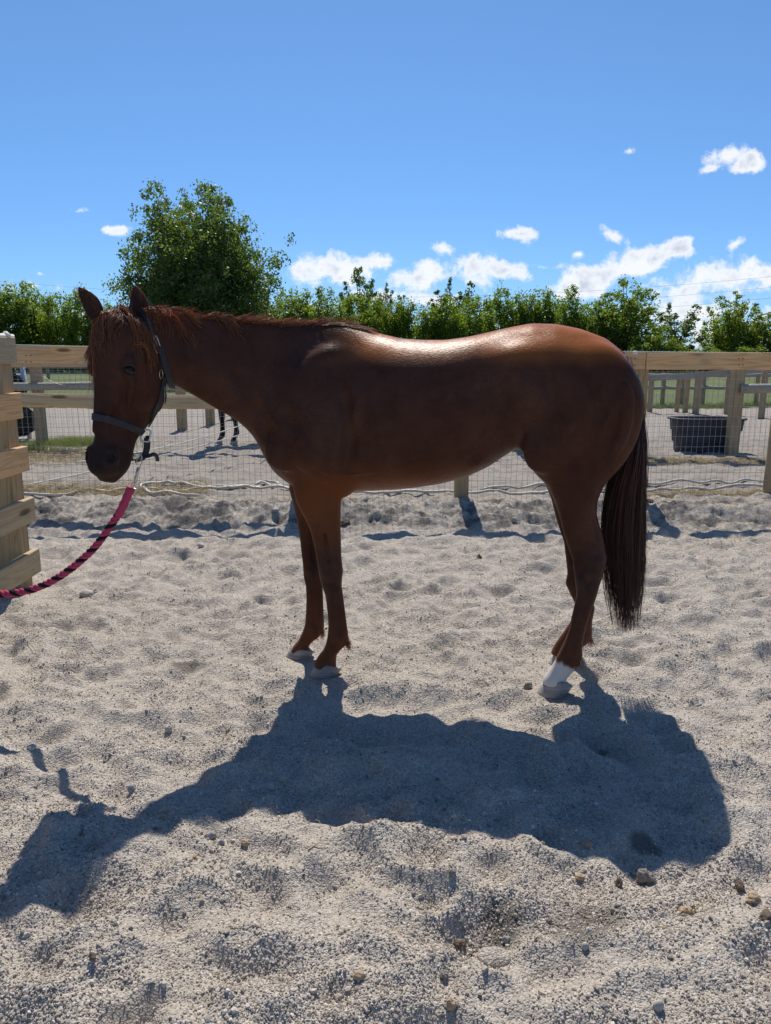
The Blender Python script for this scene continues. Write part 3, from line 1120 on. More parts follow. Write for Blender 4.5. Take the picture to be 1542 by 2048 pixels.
        # jugular groove, hollow behind the shoulder, flank
        capsule((1.38, s * .095 + .14, 1.17), (1.20, s * .150 + .03, 1.08), .010, .004, .05, sub=True)
        ell((.83, s * .292, 1.05), (.032, .05, .19), .07, sub=True, rot=rotuz(14))
        # grooves: before and behind the shoulder blade, under the triceps, along the flank fold
        gk = .036
        for q in [[(1.30, .150, 1.30), (1.235, .185, 1.16), (1.20, .180, 1.04)],
                  [(.93, .235, 1.34), (.875, .262, 1.20), (.855, .255, 1.05), (.875, .215, .93)],
                  [(1.115, .198, 1.14), (1.04, .215, 1.08), (.985, .222, 1.02)],
                  [(.36, .268, .97), (.30, .262, 1.08), (.27, .258, 1.20)],
                  [(-.05, .262, 1.33), (-.10, .262, 1.16), (-.090, .235, 1.05)],
                  [(.12, .262, 1.34), (.055, .268, 1.16), (.06, .255, .92)]]:
            for a_, b_ in zip(q[:-1], q[1:]):
                da, db = 1.0, 1.0
                pa, pb = side_pt(*a_, s), side_pt(*b_, s)
                capsule((pa[0], pa[1] + s * .013, pa[2]), (pb[0], pb[1] + s * .013, pb[2]), .019, .019, gk, sub=True)
        # raised forms
        for c_, r_, k_, dg in [((1.00, .225, 1.03), (.085, .030, .115), .035, 20), ((1.15, .165, .98), (.060, .018, .060), .05, 0),
                               ((.115, .238, 1.02), (.060, .024, .080), .05, 10), ((-.15, .215, 1.10), (.050, .022, .17), .05, 14),
                               ((.02, .262, 1.12), (.060, .022, .16), .045, 10)]:
            p_ = side_pt(*c_, s)
            ell((p_[0], p_[1] - s * r_[1] * .45, p_[2]), r_, k_, rot=rotuz(dg))
        # superficial vein and wrinkles of the breast
        for q in [[(1.03, .2, .955), (.96, .2, .915), (.86, .2, .905), (.76, .2, .925)]]:
            for a_, b_ in zip(q[:-1], q[1:]):
                capsule(side_pt(*a_, s), side_pt(*b_, s), .004, .0035, .008)
        ell((.29, s * .31, 1.22), (.06, .055, .10), .08, sub=True)
        ell((-.125, s * .262, 1.02), (.022, .018, .17), .05, sub=True, rot=rotuz(12))
        # hock: Achilles hollow; fore knee
        ell((.045, s * .20, .70), (.012, .016, .07), .03, sub=True, rot=rotuz(-10))
    for v, lg in ((.098, nf), (-.10, ff)):
        su = 1 if v > 0 else -1
        def mid(y, fr=.5):
            r = min(lg, key=lambda q: abs(q[0] - y))
            uf, z = un(r[1], r[0], v)
            ub, z = un(r[2], r[0], v)
            return ub + (uf - ub) * fr, z
        for y0, y1, fr in ((1190, 1250, .40), (1062, 1120, .45)):
            (ua, za), (ub, zb_) = mid(y0, fr), mid(y1, fr)
            for sd_ in (1, -1):
                capsule((ua, v + sd_ * .034, za), (ub, v + sd_ * .034, zb_), .006, .006, .014, sub=True)
        um, zm = mid(1267, .35)
        for sd_ in (1, -1):
            ell((um, v + sd_ * .020, zm), (.022, .018, .024), .014)
            uk, zk = mid(1144, .55)
            ell((uk, v + sd_ * .026, zk), (.026, .018, .030), .014)
            ell((uk - .02, v + sd_ * .022, zk + .03), (.014, .016, .016), .010)
    for v in (.165, -.165):
        for sd_ in (1, -1):
            vh = v * .92
            uh, zh = un(1190, 1125, .15)
            ell((uh, vh + sd_ * .024, zh), (.030, .018, .034), .014)
            uh, zh = un(1168, 1150, .15)
            ell((uh, vh + sd_ * .024, zh), (.024, .016, .028), .014)
            ua, za = un(1176, 1200, .16)
            ub, zb_ = un(1160, 1262, .165)
            capsule((ua, v * .98 + sd_ * .034, za), (ub, v + sd_ * .034, zb_), .006, .006, .014, sub=True)
            ua, za = un(1192, 1040, .15)
            ub, zb_ = un(1203, 1090, .15)
            capsule((ua + .018, vh + sd_ * .036, za), (ub + .020, vh + sd_ * .034, zb_), .008, .007, .016, sub=True)
    # dock of the tail
    dock = [iter_un(x, y) for x, y in [(1232, 700), (1252, 726), (1268, 760), (1276, 800), (1278, 840)]]
    for a, b in zip(dock[:-1], dock[1:]):
        capsule((a[0] + .055, 0, a[1] - .02), (b[0] + .05, 0, b[1] - .01), .026, .024, .03)


# ------------------------------------------------------------------ head, in its own frame: s = the horse's left, n = forwards off the face, t = down the face
HEAD_P = np.array([-0.934, 2.740, 1.542])
HSC = 0.95
FACE = math.radians(-20.0)
Fh = np.array([math.sin(FACE), -math.cos(FACE), 0.0])
LEAN = math.radians(13.0)
At = Fh * math.sin(LEAN) + np.array([0, 0, -1.0]) * math.cos(LEAN)
An = Fh * math.cos(LEAN) + np.array([0, 0, 1.0]) * math.sin(LEAN)
As = np.cross(np.array([0, 0, 1.0]), Fh) * 1.0
ROLL = math.radians(2.0)


def head_axes():
    s, n, t = As, An, At
    s2 = s * math.cos(ROLL) + t * math.sin(ROLL)
    t2 = t * math.cos(ROLL) - s * math.sin(ROLL)
    return s2 / np.linalg.norm(s2), n, t2 / np.linalg.norm(t2)


As, An, At = head_axes()


def hd2w(s, n, t):
    return HEAD_P + (As * s + An * n + At * t) * HSC


def dirh(v):
    return np.array([np.dot(v[:2], HU), np.dot(v[:2], HV), v[2]])


HP = w2h(HEAD_P)
Hs, Hn, Ht = dirh(As), dirh(An), dirh(At)
HROT = [Hs, Hn, Ht]


def hd2h(s, n, t):
    return HP + (Hs * s + Hn * n + Ht * t) * HSC


def hell(c, r, k=.015, sub=False, axes=None):
    rot = HROT
    if axes is not None:       # spin in the s-n-t frame
        R = np.array(axes) @ np.array(HROT)
        rot = R
    ell(hd2h(*c), np.array(r) * HSC, k, sub, rot)


def build_head():
    T = np.arange(-.08, .72, .002)
    nf = sm_interp(T, [(-.02, -.07), (0, -.035), (.03, .005), (.07, .040), (.11, .056), (.18, .060), (.25, .056), (.34, .046), (.43, .038), (.50, .038), (.56, .042), (.61, .034), (.635, .012), (.652, -.015)], .010)
    nb = sm_interp(T, [(-.02, -.09), (0, -.13), (.03, -.16), (.08, -.19), (.14, -.22), (.22, -.245), (.31, -.248), (.37, -.242), (.42, -.200), (.48, -.142), (.54, -.118), (.585, -.108), (.62, -.085), (.652, -.050)], .010)
    w = sm_interp(T, [(-.02, .03), (0, .050), (.03, .066), (.07, .080), (.12, .086), (.18, .088), (.24, .080), (.32, .066), (.40, .055), (.47, .050), (.53, .061), (.58, .065), (.62, .054), (.652, .028)], .010)
    tp = sm_interp(T, [(-.06, 0), (.1, .22), (.2, .26), (.35, .12), (.5, -.02), (.64, -.1)], .02)
    nn = sm_interp(T, [(-.06, 2.2), (.15, 2.6), (.35, 2.6), (.5, 2.4), (.64, 2.2)], .02)
    corners = np.array([hd2h(s, n, t) for s in (-.11, .11) for n in (-.24, .09) for t in (-.08, .68)])

    def fn(U, V, Z):
        x, y, z = (U - HP[0]) / HSC, (V - HP[1]) / HSC, (Z - HP[2]) / HSC
        s = Hs[0] * x + Hs[1] * y + Hs[2] * z
        n = Hn[0] * x + Hn[1] * y + Hn[2] * z
        t = Ht[0] * x + Ht[1] * y + Ht[2] * z
        ii = np.clip(((t + .08) / .002).astype(int), 0, len(T) - 1)
        F, B, W, TP, N = nf[ii], nb[ii], w[ii], tp[ii], nn[ii]
        c, h = (F + B) / 2, (F - B) / 2
        b = (n - c) / h
        ww = W * (1 + TP * np.clip(b, -1, 1))
        a = s / ww
        q = (np.abs(a) ** N + np.abs(b) ** N) ** (1 / N) + 1e-6
        L = np.sqrt(s * s + (n - c) ** 2) + 1e-5
        d = L * (1 - 1 / q)
        e = np.maximum(np.maximum(-.02 - t, t - .652), 0)
        return np.where(e > 0, np.maximum(d, 0) + e, d) * HSC
    put(corners.min(0), corners.max(0), fn, .03)
    def spin_t(deg, s):         # rotation about t axis
        c, q = math.cos(math.radians(deg)), math.sin(math.radians(deg)) * s
        return [[c, q, 0], [-q, c, 0], [0, 0, 1]]
    for s in (1, -1):
        hell((s * .054, -.115, .250), (.033, .105, .115), .014)                 # cheek
        hell((s * .050, -.205, .30), (.022, .034, .060), .02)                    # jaw angle
        hell((s * .078, .014, .234), (.021, .031, .034), .012)                   # eye socket
        hell((s * .082, .026, .206), (.012, .015, .022), .02)                    # brow
        hell((s * .086, .014, .160), (.014, .020, .024), .018, sub=True)         # hollow above the eye
        capsule(hd2h(s * .078, -.010, .275), hd2h(s * .060, -.012, .39), .016, .010, .010)   # facial crest
        capsule(hd2h(s * .030, .040, .28), hd2h(s * .024, .034, .47), 0.013, .011, .012)      # nasal bone
        ell(hd2h(s * .062, .004, .40), (.014, .016, .075), .02, sub=True, rot=HROT)            # hollow before the crest
        # nostril
        hell((s * .047, .014, .560), (.025, .027, .040), .012, axes=spin_t(25, s))
        hell((s * .054, .036, .563), (.0140, .020, .025), .005, sub=True, axes=spin_t(25, s))
        hell((s * .0935, .032, .236), (.019, .023, .0185), .006, sub=True)        # eye opening
        hell((s * .030, .002, .605), (.028, .026, .024), .016)                   # upper lip
        capsule(hd2h(s * .050, -.040, .575), hd2h(s * .018, -.010, .640), .0035, .003, .006, sub=True)  # mouth
        # throat/jowl filler joining cheek to neck
    hell((0, -.058, .585), (.032, .026, .030), .014)                             # chin
    hell((0, -.05, .63), (.030, .022, .016), .012)
    hell((0, .038, .13), (.05, .022, .09), .04)                                  # forehead
    # crest of the poll to neck
    capsule(hd2h(0, -.07, .055), np.array([1.56, .37, 1.47]), .052, .060, .05)
    capsule(hd2h(0, -.13, .12), np.array([1.55, .36, 1.35]), .055, .065, .05)

    # ears: tapered shells with a scooped front
    for s, tipx, tipy, bx, by in ((1, 270, 571, 283, 655), (-1, 157, 574, 197, 640)):
        base = hd2h(s * .055, -.035, -.005)
        if s == 1:
            bw = np.array([0, 0, CAM_H]) + pix_dir(bx, by) * (2.685)
            tw = np.array([0, 0, CAM_H]) + pix_dir(tipx, tipy) * (2.69)
        else:
            bw = np.array([0, 0, CAM_H]) + pix_dir(bx, by) * (2.72)
            tw = np.array([0, 0, CAM_H]) + pix_dir(tipx, tipy) * (2.69)
        EARS.append((bw, tw))
        a, b = w2h(bw), w2h(tw)
        ax = (b - a)
        L = np.linalg.norm(ax)
        ax /= L
        front = dirh(Fh * (.9 if s == 1 else .85) + np.array([.30 if s == 1 else -.1, 0, 0]))
        front -= ax * np.dot(front, ax)
        front /= np.linalg.norm(front)
        side = np.cross(ax, front)
        k_ = np.arange(0, 1.0001, .02)
        hw = np.interp(k_, [0, .12, .3, .5, .7, .85, .95, 1], [.026, .033, .039, .0375, .029, .019, .010, .003])
        th = np.interp(k_, [0, .2, .5, .8, 1], [.026, .024, .018, .011, .003])
        bow = s * .004 * np.sin(k_ * np.pi) if s == 1 else -s * .010 * np.sin(k_ * np.pi)

        def fn(U, V, Z, inner=False, a=a, ax=ax, front=front, side=side, L=L, hw=hw, th=th, bow=bow):
            x, y, z = U - a[0], V - a[1], Z - a[2]
            t = (ax[0] * x + ax[1] * y + ax[2] * z) / L
            f = front[0] * x + front[1] * y + front[2] * z
            q = side[0] * x + side[1] * y + side[2] * z
            ii = np.clip((t * 50).astype(int), 0, 50)
            HWi, TH, BW = hw[ii], th[ii], bow[ii]
            if inner:
                HWi = np.maximum(HWi - .007, .001)
                f = f - TH * .95
            q = q - BW
            r = np.sqrt((q / HWi) ** 2 + (f / TH) ** 2) + 1e-6
            d = np.sqrt(q * q + f * f) * (1 - 1 / r)
            lo, hi = (.10, .93) if inner else (-.15, 1)
            e = np.maximum(np.maximum(lo - t, t - hi), 0) * L
            return np.where(e > 0, np.maximum(d, 0) + e, d)
        lo, hi = np.minimum(a, b) - .045, np.maximum(a, b) + .045
        put(lo, hi, fn, .012)
        put(lo, hi, lambda U, V, Z: fn(U, V, Z, True), .004, True)


EARS = []


def surface_nets():
    D = FIELD
    s = D < 0
    n0, n1, n2 = D.shape
    cell = np.zeros((n0 - 1, n1 - 1, n2 - 1), dtype=np.uint8)
    for i in (0, 1):
        for j in (0, 1):
            for k in (0, 1):
                cell += s[i:n0 - 1 + i, j:n1 - 1 + j, k:n2 - 1 + k]
    act = (cell > 0) & (cell < 8)
    I = np.argwhere(act)
    idx = np.full(act.shape, -1, dtype=np.int32)
    idx[act] = np.arange(len(I))
    vals = {}
    for i in (0, 1):
        for j in (0, 1):
            for k in (0, 1):
                vals[(i, j, k)] = D[I[:, 0] + i, I[:, 1] + j, I[:, 2] + k]
    acc = np.zeros((len(I), 3))
    cnt = np.zeros(len(I))
    for a in vals:
        for ax in range(3):
            if a[ax] == 0:
                b = list(a)
                b[ax] = 1
                va, vb = vals[a], vals[tuple(b)]
                m = (va < 0) != (vb < 0)
                t = va[m] / (va[m] - vb[m])
                p = np.tile(np.array(a, float), (m.sum(), 1))
                p[:, ax] += t
                acc[m] += p
                cnt[m] += 1
    V = (I + acc / cnt[:, None]) * HS + GO
    faces = []
    for ax in range(3):
        b, c = (ax + 1) % 3, (ax + 2) % 3
        sl0 = [slice(None)] * 3
        sl1 = [slice(None)] * 3
        sl0[ax] = slice(0, -1)
        sl1[ax] = slice(1, None)
        A, B = s[tuple(sl0)], s[tuple(sl1)]
        E = np.argwhere(A != B)
        E = E[(E[:, b] > 0) & (E[:, c] > 0) & (E[:, b] < D.shape[b] - 1) & (E[:, c] < D.shape[c] - 1)]
        q = []
        for db, dc in ((-1, -1), (0, -1), (0, 0), (-1, 0)):
            e = E.copy()
            e[:, b] += db
            e[:, c] += dc
            q.append(idx[e[:, 0], e[:, 1], e[:, 2]])
        q = np.stack(q, 1)
        inside = s[E[:, 0], E[:, 1], E[:, 2]]
        q[~inside] = q[~inside][:, ::-1]
        faces.append(q)
    F = np.concatenate(faces)
    F = F[(F >= 0).all(1)]
    # light smoothing that keeps the volume
    e = np.concatenate([F[:, [0, 1]], F[:, [1, 2]], F[:, [2, 3]], F[:, [3, 0]]])
    for lam in (.5, -.52, .5, -.52, .5, -.52, .5, -.5):
        acc = np.zeros_like(V)
        cnt = np.bincount(e[:, 0], minlength=len(V)) + np.bincount(e[:, 1], minlength=len(V))
        for k in range(3):
            acc[:, k] = np.bincount(e[:, 0], V[e[:, 1], k], len(V)) + np.bincount(e[:, 1], V[e[:, 0], k], len(V))
        V = V + lam * (acc / cnt[:, None] - V)
    return V, F


def fval(p):
    """Field at horse-frame points (N,3), trilinear."""
    q = (np.asarray(p) - GO) / HS
    q = np.clip(q, 0, np.array(FIELD.shape) - 1.001)
    i = q.astype(int)
    f = q - i
    r = 0
    for a in (0, 1):
        for b in (0, 1):
            for c in (0, 1):
                w = (f[..., 0] if a else 1 - f[..., 0]) * (f[..., 1] if b else 1 - f[..., 1]) * (f[..., 2] if c else 1 - f[..., 2])
                r = r + w * FIELD[i[..., 0] + a, i[..., 1] + b, i[..., 2] + c]
    return r


def fgrad(p):
    p = np.asarray(p, float)
    e = .008
    g = np.stack([fval(p + np.eye(3)[k] * e) - fval(p - np.eye(3)[k] * e) for k in range(3)], -1)
    return g / (np.linalg.norm(g, axis=-1, keepdims=True) + 1e-9)


def snap(pw, lift=0.0, it=14):
    """Move a world point onto the skin (+lift)."""
    p = w2h(pw)
    for _ in range(it):
        g = fgrad(p)
        p = p - g * (float(fval(p)) - lift) * .8
    return h2w(*p), dirw(fgrad(p))


def dirw(g):
    d = HU * g[0] + HV * g[1]
    return np.array([d[0], d[1], g[2]])


def hit(px, py, lift=0.0):
    """First point of the skin on the sight line of an outline point."""
    d = pix_dir(px, py)
    d = d / np.linalg.norm(d)
    o = np.array([0, 0, CAM_H])
    ts = np.arange(2.2, 4.0, .004)
    P = o + d * ts[:, None]
    H = np.stack([(P[:, :2] - O2) @ HU, (P[:, :2] - O2) @ HV, P[:, 2]], 1)
    inside = ((H > GO + HS) & (H < GO + (GN - 2) * HS)).all(1)
    v = np.where(inside, fval(H), 1.0)
    w = np.nonzero(v < lift)[0]
    if len(w) == 0:
        k = int(np.argmin(v))
        p, n = snap(P[k], lift)
        return p, n
    p = P[w[0]]
    return p, dirw(fgrad(w2h(p)))


build_body()
build_head()
HV_, HF_ = surface_nets()


def coat_masks(V):
    """red: white sock, green: black muzzle and legs' smudges, blue: warmer brown below, sunlit orange painted along the topline."""
    u, v, z = V[:, 0], V[:, 1], V[:, 2]
    m = np.zeros((len(V), 4), dtype=np.float32)
    m[:, 3] = 1
    wob = .012 * perlin(u * 40, v * 40 + z * 30) + .014 * perlin(u * 110 + 3, v * 110)
    near_h = (v > .06) & (u < .3)
    m[:, 0] = np.where(near_h, 1 - sstep(z + wob - .35 * (u - .02), .145, .165), 0)
    rel = (V - HP) / HSC
    t = rel @ Ht
    n = rel @ Hn
    s = rel @ Hs
    onhead = (np.abs(s) < .14) & (t > -.1) & (n > -.26) & (n < .15) & (v > .3)
    muz = sstep(t + .25 * (.03 - n), .44, .60)
    face = .35 * sstep(t, .25, .45) * (1 - sstep(np.abs(s), .02, .05)) * sstep(n, 0, .03)
    eye = .95 * np.exp(-(((t - .238) / .026) ** 2 + ((n - .022) / .030) ** 2)) * (np.abs(s) > .06)
    nos = np.exp(-(((t - .563) / .022) ** 2 + ((n - .034) / .024) ** 2 + ((np.abs(s) - .054) / .013) ** 2))
    earm = np.zeros(len(V))
    for bw_, tw_ in EARS:
        a_, b_ = w2h(bw_), w2h(tw_)
        ab = b_ - a_
        tt = ((V - a_) @ ab) / (ab @ ab)
        dd = np.linalg.norm(V - a_ - np.clip(tt, 0, 1)[:, None] * ab, axis=1)
        earm = np.maximum(earm, .62 * (1 - sstep(dd, .010, .024)) * (tt > .08) * (tt < .85))
    m[:, 1] = np.where(onhead, np.clip(muz * .66 + face + eye + nos, 0, 1), 0)
    m[:, 1] = np.maximum(m[:, 1], earm)
    low = (z < .75) & ~onhead
    kn = np.exp(-((z - .44) / .05) ** 2) * (u > .6) * sstep(perlin(u * 22, z * 16) + .25, .1, .5)
    hk = np.exp(-((z - .50) / .07) ** 2) * (u < .3) * sstep(perlin(u * 20 + 5, z * 14) + .3, .1, .5)
    ft = np.exp(-((z - .17) / .04) ** 2) * sstep(perlin(u * 25 + 9, z * 22) + .2, .1, .5)
    m[:, 1] = np.where(low, np.clip(.65 * kn + .65 * hk + .3 * ft, 0, .8), m[:, 1])
    warm_sunlit = np.where(low, .16 * (1 - sstep(z, .12, .40)), 0)
    warm_sunlit = np.maximum(warm_sunlit, .30 * (1 - sstep(z, .80, 1.0)) * sstep(z, .50, .78) * sstep(u, .15, .3) * (1 - sstep(u, 1.0, 1.25)))
    warm_sunlit = np.maximum(warm_sunlit, 1.0 * sstep(z, 1.32, 1.42) * (1 - sstep(u, .78, .95)) * np.clip(.85 + .5 * perlin(u * 7, v * 9 + 2), 0, 1))  # sunlight put into the coat colour along back and croup
    m[:, 2] = warm_sunlit
    return m


def to_world_arr(V):
    P = O2 + V[:, :1] * HU + V[:, 1:2] * HV
    return np.concatenate([P, V[:, 2:3]], 1)


HROOT = np.array([0.20, 3.13, 0.0])        # ground under the horse's middle
horse = empty('horse', HROOT.tolist(), label='chestnut horse standing side-on on grey sand with its head turned to the camera', category='horse')
me_body = np_mesh('body', to_world_arr(HV_) - HROOT, HF_, True)
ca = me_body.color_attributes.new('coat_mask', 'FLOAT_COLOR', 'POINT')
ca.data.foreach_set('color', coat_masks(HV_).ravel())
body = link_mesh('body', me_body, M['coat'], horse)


# hooves
def make_hoof(cx, cy, z0, length, height, width, head, mat, parent, lean=.50):
    n = 22
    prof = [(0.0, 1.0), (0.25, .965), (.6, .90), (.9, .865), (1.0, .83), (1.03, .72)]
    verts, faces = [], []
    hx, hy = head
    sx, sy = -hy, hx
    for f, sc in prof:
        for k in range(n):
            a = 2 * math.pi * k / n
            ca_, sa_ = math.cos(a), math.sin(a)
            L = length / 2 * sc * ca_ * (1.0 if ca_ > 0 else .9)
            W = width / 2 * sc * sa_ * (1 - .12 * (ca_ < -.3))
            back = -height * f * lean
            zz = z0 + height * f * (1.0 if ca_ > 0 else 1 - .32 * abs(ca_) * 1.0)
            verts.append((cx + hx * (L + back) + sx * W, cy + hy * (L + back) + sy * W, zz))
    for i in range(len(prof) - 1):
        for k in range(n):
            k2 = (k + 1) % n
            faces.append((i * n + k, i * n + k2, (i + 1) * n + k2, (i + 1) * n + k))
    faces.append(tuple(range(n))[::-1])
    faces.append(tuple((len(prof) - 1) * n + k for k in range(n)))
    mb = MB()
    mb.add([tuple(np.array(p) - HROOT) for p in verts], faces)
    return mb.build('hoof', mat, parent, True)


def hoof_at(pxa, pya, v, pxb, dz=-.006, h=.062, wdt=.104):
    """pxa/pxb: toe and heel of the ground line, in the plane v of that leg."""
    ua, z = un(pxa, pya, v)
    ub, z = un(pxb, pya, v)
    c = h2w((ua + ub) / 2, v, 0)
    return make_hoof(c[0], c[1], dz, abs(ua - ub), h, wdt, tuple(HU), M['hoof'], horse)


hoof_at(617, 1349, .098, 676, h=.068)
hoof_at(570, 1312, -.10, 624, h=.055)
hoof_at(1070, 1389, .165, 1134, h=.080)
hoof_at(1093, 1329, -.165, 1150, h=.066)


# eyes
def eyeball(c, r, parent, nrm, mat_):
    mb = MB()
    prof = [(math.sin(math.pi * i / 12) * r, -math.cos(math.pi * i / 12) * r) for i in range(1, 12)]
    mb.lathe(prof, tuple(np.array(c) - HROOT), 18)
    return mb.build('eye', mat_, parent, True)


def mat_eye():
    m, w = new_mat('eye')
    b = principled(w, (0.006, 0.004, 0.004), .16, 0, .22)
    finish(w, b.outputs[0])
    return m


M['eye'] = mat_eye()
for s in (1, -1):
    c = hd2w(s * .0805, .0175, .235)
    eyeball(c, .0198, horse, None, M['eye'])
    # upper and lower lids
    for up, rad, (a0, a1) in ((-1, .0030, (-1.25, 1.25)), (1, .0024, (-1.2, 1.2))):
        path = []
        for k in range(13):
            a = a0 + (a1 - a0) * k / 12
            R_ = .0216
            hh_, tt_ = R_ * .93 * math.sin(a), up * (.0145 if up < 0 else .0115) * math.cos(a)
            oo_ = math.sqrt(max(R_ ** 2 - hh_ ** 2 - tt_ ** 2, 0.00003))
            ca_, sa_ = math.cos(math.radians(35)), math.sin(math.radians(35))
            path.append(hd2w(s * (.0805 + oo_ * ca_ - hh_ * sa_), .0175 + hh_ * ca_ + oo_ * sa_, .235 + tt_) - HROOT)
        mb = MB()
        mb.tube(path, [rad * (.5 + .5 * math.sin(math.pi * (k + .5) / 13)) for k in range(13)], 7)
        mb.build('eyelid', M['eyelid'] if 'eyelid' in M else M.setdefault('eyelid', mat_simple('eyelid_skin', (0.045, 0.028, 0.022), .5, 0, .2, 80)), horse, True)


# ------------------------------------------------------------------ hair
def strands(name, paths, r0, mat, parent, origin, tip=.25, sides=3, **kw):
    """paths: (N, K, 3) world points. Thin tapering three-sided strands in one mesh."""
    P = np.asarray(paths) - origin
    N, K, _ = P.shape
    T = np.gradient(P, axis=1)
    T /= np.linalg.norm(T, axis=2, keepdims=True) + 1e-9
    ref = np.array([.31, .9, .29])
    A = np.cross(T, ref)
    A /= np.linalg.norm(A, axis=2, keepdims=True) + 1e-9
    B = np.cross(T, A)
    rad = r0 * np.linspace(1, tip, K)[None, :, None]
    if isinstance(r0, np.ndarray):
        rad = r0[:, None, None] * np.linspace(1, tip, K)[None, :, None]
    V = []
    for k in range(sides):
        a = 2 * math.pi * k / sides
        V.append(P + (A * math.cos(a) + B * math.sin(a)) * rad)
    V = np.stack(V, 2)                     # N K sides 3
    idx = np.arange(N * K * sides).reshape(N, K, sides)
    fs = []
    for k in range(sides):
        k2 = (k + 1) % sides
        fs.append(np.stack([idx[:, :-1, k].ravel(), idx[:, :-1, k2].ravel(), idx[:, 1:, k2].ravel(), idx[:, 1:, k].ravel()], 1))
    F = np.concatenate(fs)
    me = np_mesh(name, V.reshape(-1, 3), F, True)
    return link_mesh(name, me, mat, parent, **kw)


def lerp_path(path, t):
    path = np.asarray(path)
    n = len(path) - 1
    x = np.clip(t, 0, 1) * n
    i = np.minimum(x.astype(int), n - 1)
    f = (x - i)[..., None]
    return path[i] * (1 - f) + path[i + 1] * f


def build_tail():
    g = np.random.default_rng(5)
    N, K = 4600, 15
    dock = np.array([h2w(*(lambda q: (q[0] + .012, 0, q[1] - .004))(iter_un(x, y))) for x, y in [(1236, 700), (1250, 716), (1262, 736), (1271, 762), (1277, 795), (1279, 830)]])
    t0 = g.random(N) ** .75
    root = lerp_path(dock, t0) + np.stack([g.normal(0, .006, N), g.normal(0, .022, N), g.normal(0, .006, N)], 1)
    # where each strand passes: px across the tail at several heights (left edge, right edge)
    lev = [(870, 1258, 1287), (950, 1226, 1287), (1020, 1209, 1286), (1100, 1205, 1287), (1180, 1209, 1284), (1240, 1222, 1276)]
    q = g.random(N)
    clump = g.integers(0, 46, N)
    cq = g.random(46)
    q = q * .45 + cq[clump] * .55
    q = np.clip((q - .5) * 1.3 + .5, 0, 1)
    depth = g.normal(0, .030, N)
    end = np.clip(g.normal(.84, .12, N) - .16 * np.abs(q - .62) ** 1.3 + .10 * np.sin(clump * 2.1), .32, 1.04)
    end = np.where(g.random(N) < .25, end * .75, end)
    paths = np.zeros((N, K, 3))
    ctrl = []
    for y, a, b in lev:
        xs = a + (b - a) * q + g.normal(0, 1.0, N)
        dd = np.array([0, 0, CAM_H]) + 0 * root
        pts = np.zeros((N, 3))
        # plane of the tail, slightly scattered in depth
        pa = np.array([h2w(*(lambda r: (r[0], 0, r[1]))(un(a, y, 0.0)))])[0]
        pb = np.array([h2w(*(lambda r: (r[0], 0, r[1]))(un(b, y, 0.0)))])[0]
        pts[:] = pa + (pb - pa) * ((xs - a) / (b - a))[:, None]
        pts[:, :2] += HV * depth[:, None] * 1.0
        ctrl.append(pts)
    ctrl = np.stack(ctrl, 1)                                # N 6 3
    zend = .0
    full = np.concatenate([root[:, None], ctrl], 1)          # N 7 3
    zs = full[:, :, 2]
    ztip = full[:, 0, 2] + (full[:, -1, 2] - full[:, 0, 2]) * end
    for k in range(K):
        f = (k / (K - 1)) ** .9
        z = full[:, 0, 2] + (ztip - full[:, 0, 2]) * f
        out = np.zeros((N, 3))
        for j in range(6):
            hi, lo = zs[:, j], zs[:, j + 1]
            m = (z <= hi + 1e-6) & (z >= lo) if j < 5 else (z <= hi + 1e-6)
            tt = np.clip((hi - z) / np.maximum(hi - lo, 1e-4), 0, 1.3)
            out[m] = (full[:, j] + (full[:, j + 1] - full[:, j]) * tt[:, None])[m]
        m = z > zs[:, 0]
        out[m] = full[m, 0]
        out[:, 2] = z
        paths[:, k] = out
    # soften the joints of the path
    for _ in range(2):
        paths[:, 1:-1] = .25 * paths[:, :-2] + .5 * paths[:, 1:-1] + .25 * paths[:, 2:]
    wav = g.normal(0, .004, (N, 1, 3)) * np.sin(np.linspace(0, 5, K))[None, :, None]
    paths = paths + wav
    tl = strands('tail', paths, .0016, M['tail'], horse, HROOT, .25)
    # short rusty hairs that lie over the dock
    N = 420
    t0 = g.random(N)
    root = lerp_path(dock, t0 * .95) + np.stack([g.normal(0.012, .004, N), g.normal(0, .012, N), g.normal(.008, .003, N)], 1)
    tdir = lerp_path(dock, np.clip(t0 + .35, 0, 1)) - lerp_path(dock, t0 * .9)
    tdir /= np.linalg.norm(tdir, axis=1, keepdims=True) + 1e-6
    L = .10 + .08 * g.random(N)
    K2 = 6
    p2 = np.zeros((N, K2, 3))
    for k in range(K2):
        f = k / (K2 - 1)
        p2[:, k] = root + tdir * (L * f)[:, None] + np.array([.014, 0, -.03]) * f * (1 - .3 * f) + np.array([0, 0, -.05]) * (f ** 2)
    strands('dock_hair', p2, .0016, M['hair'], horse, HROOT, .3)
    return tl


build_tail()


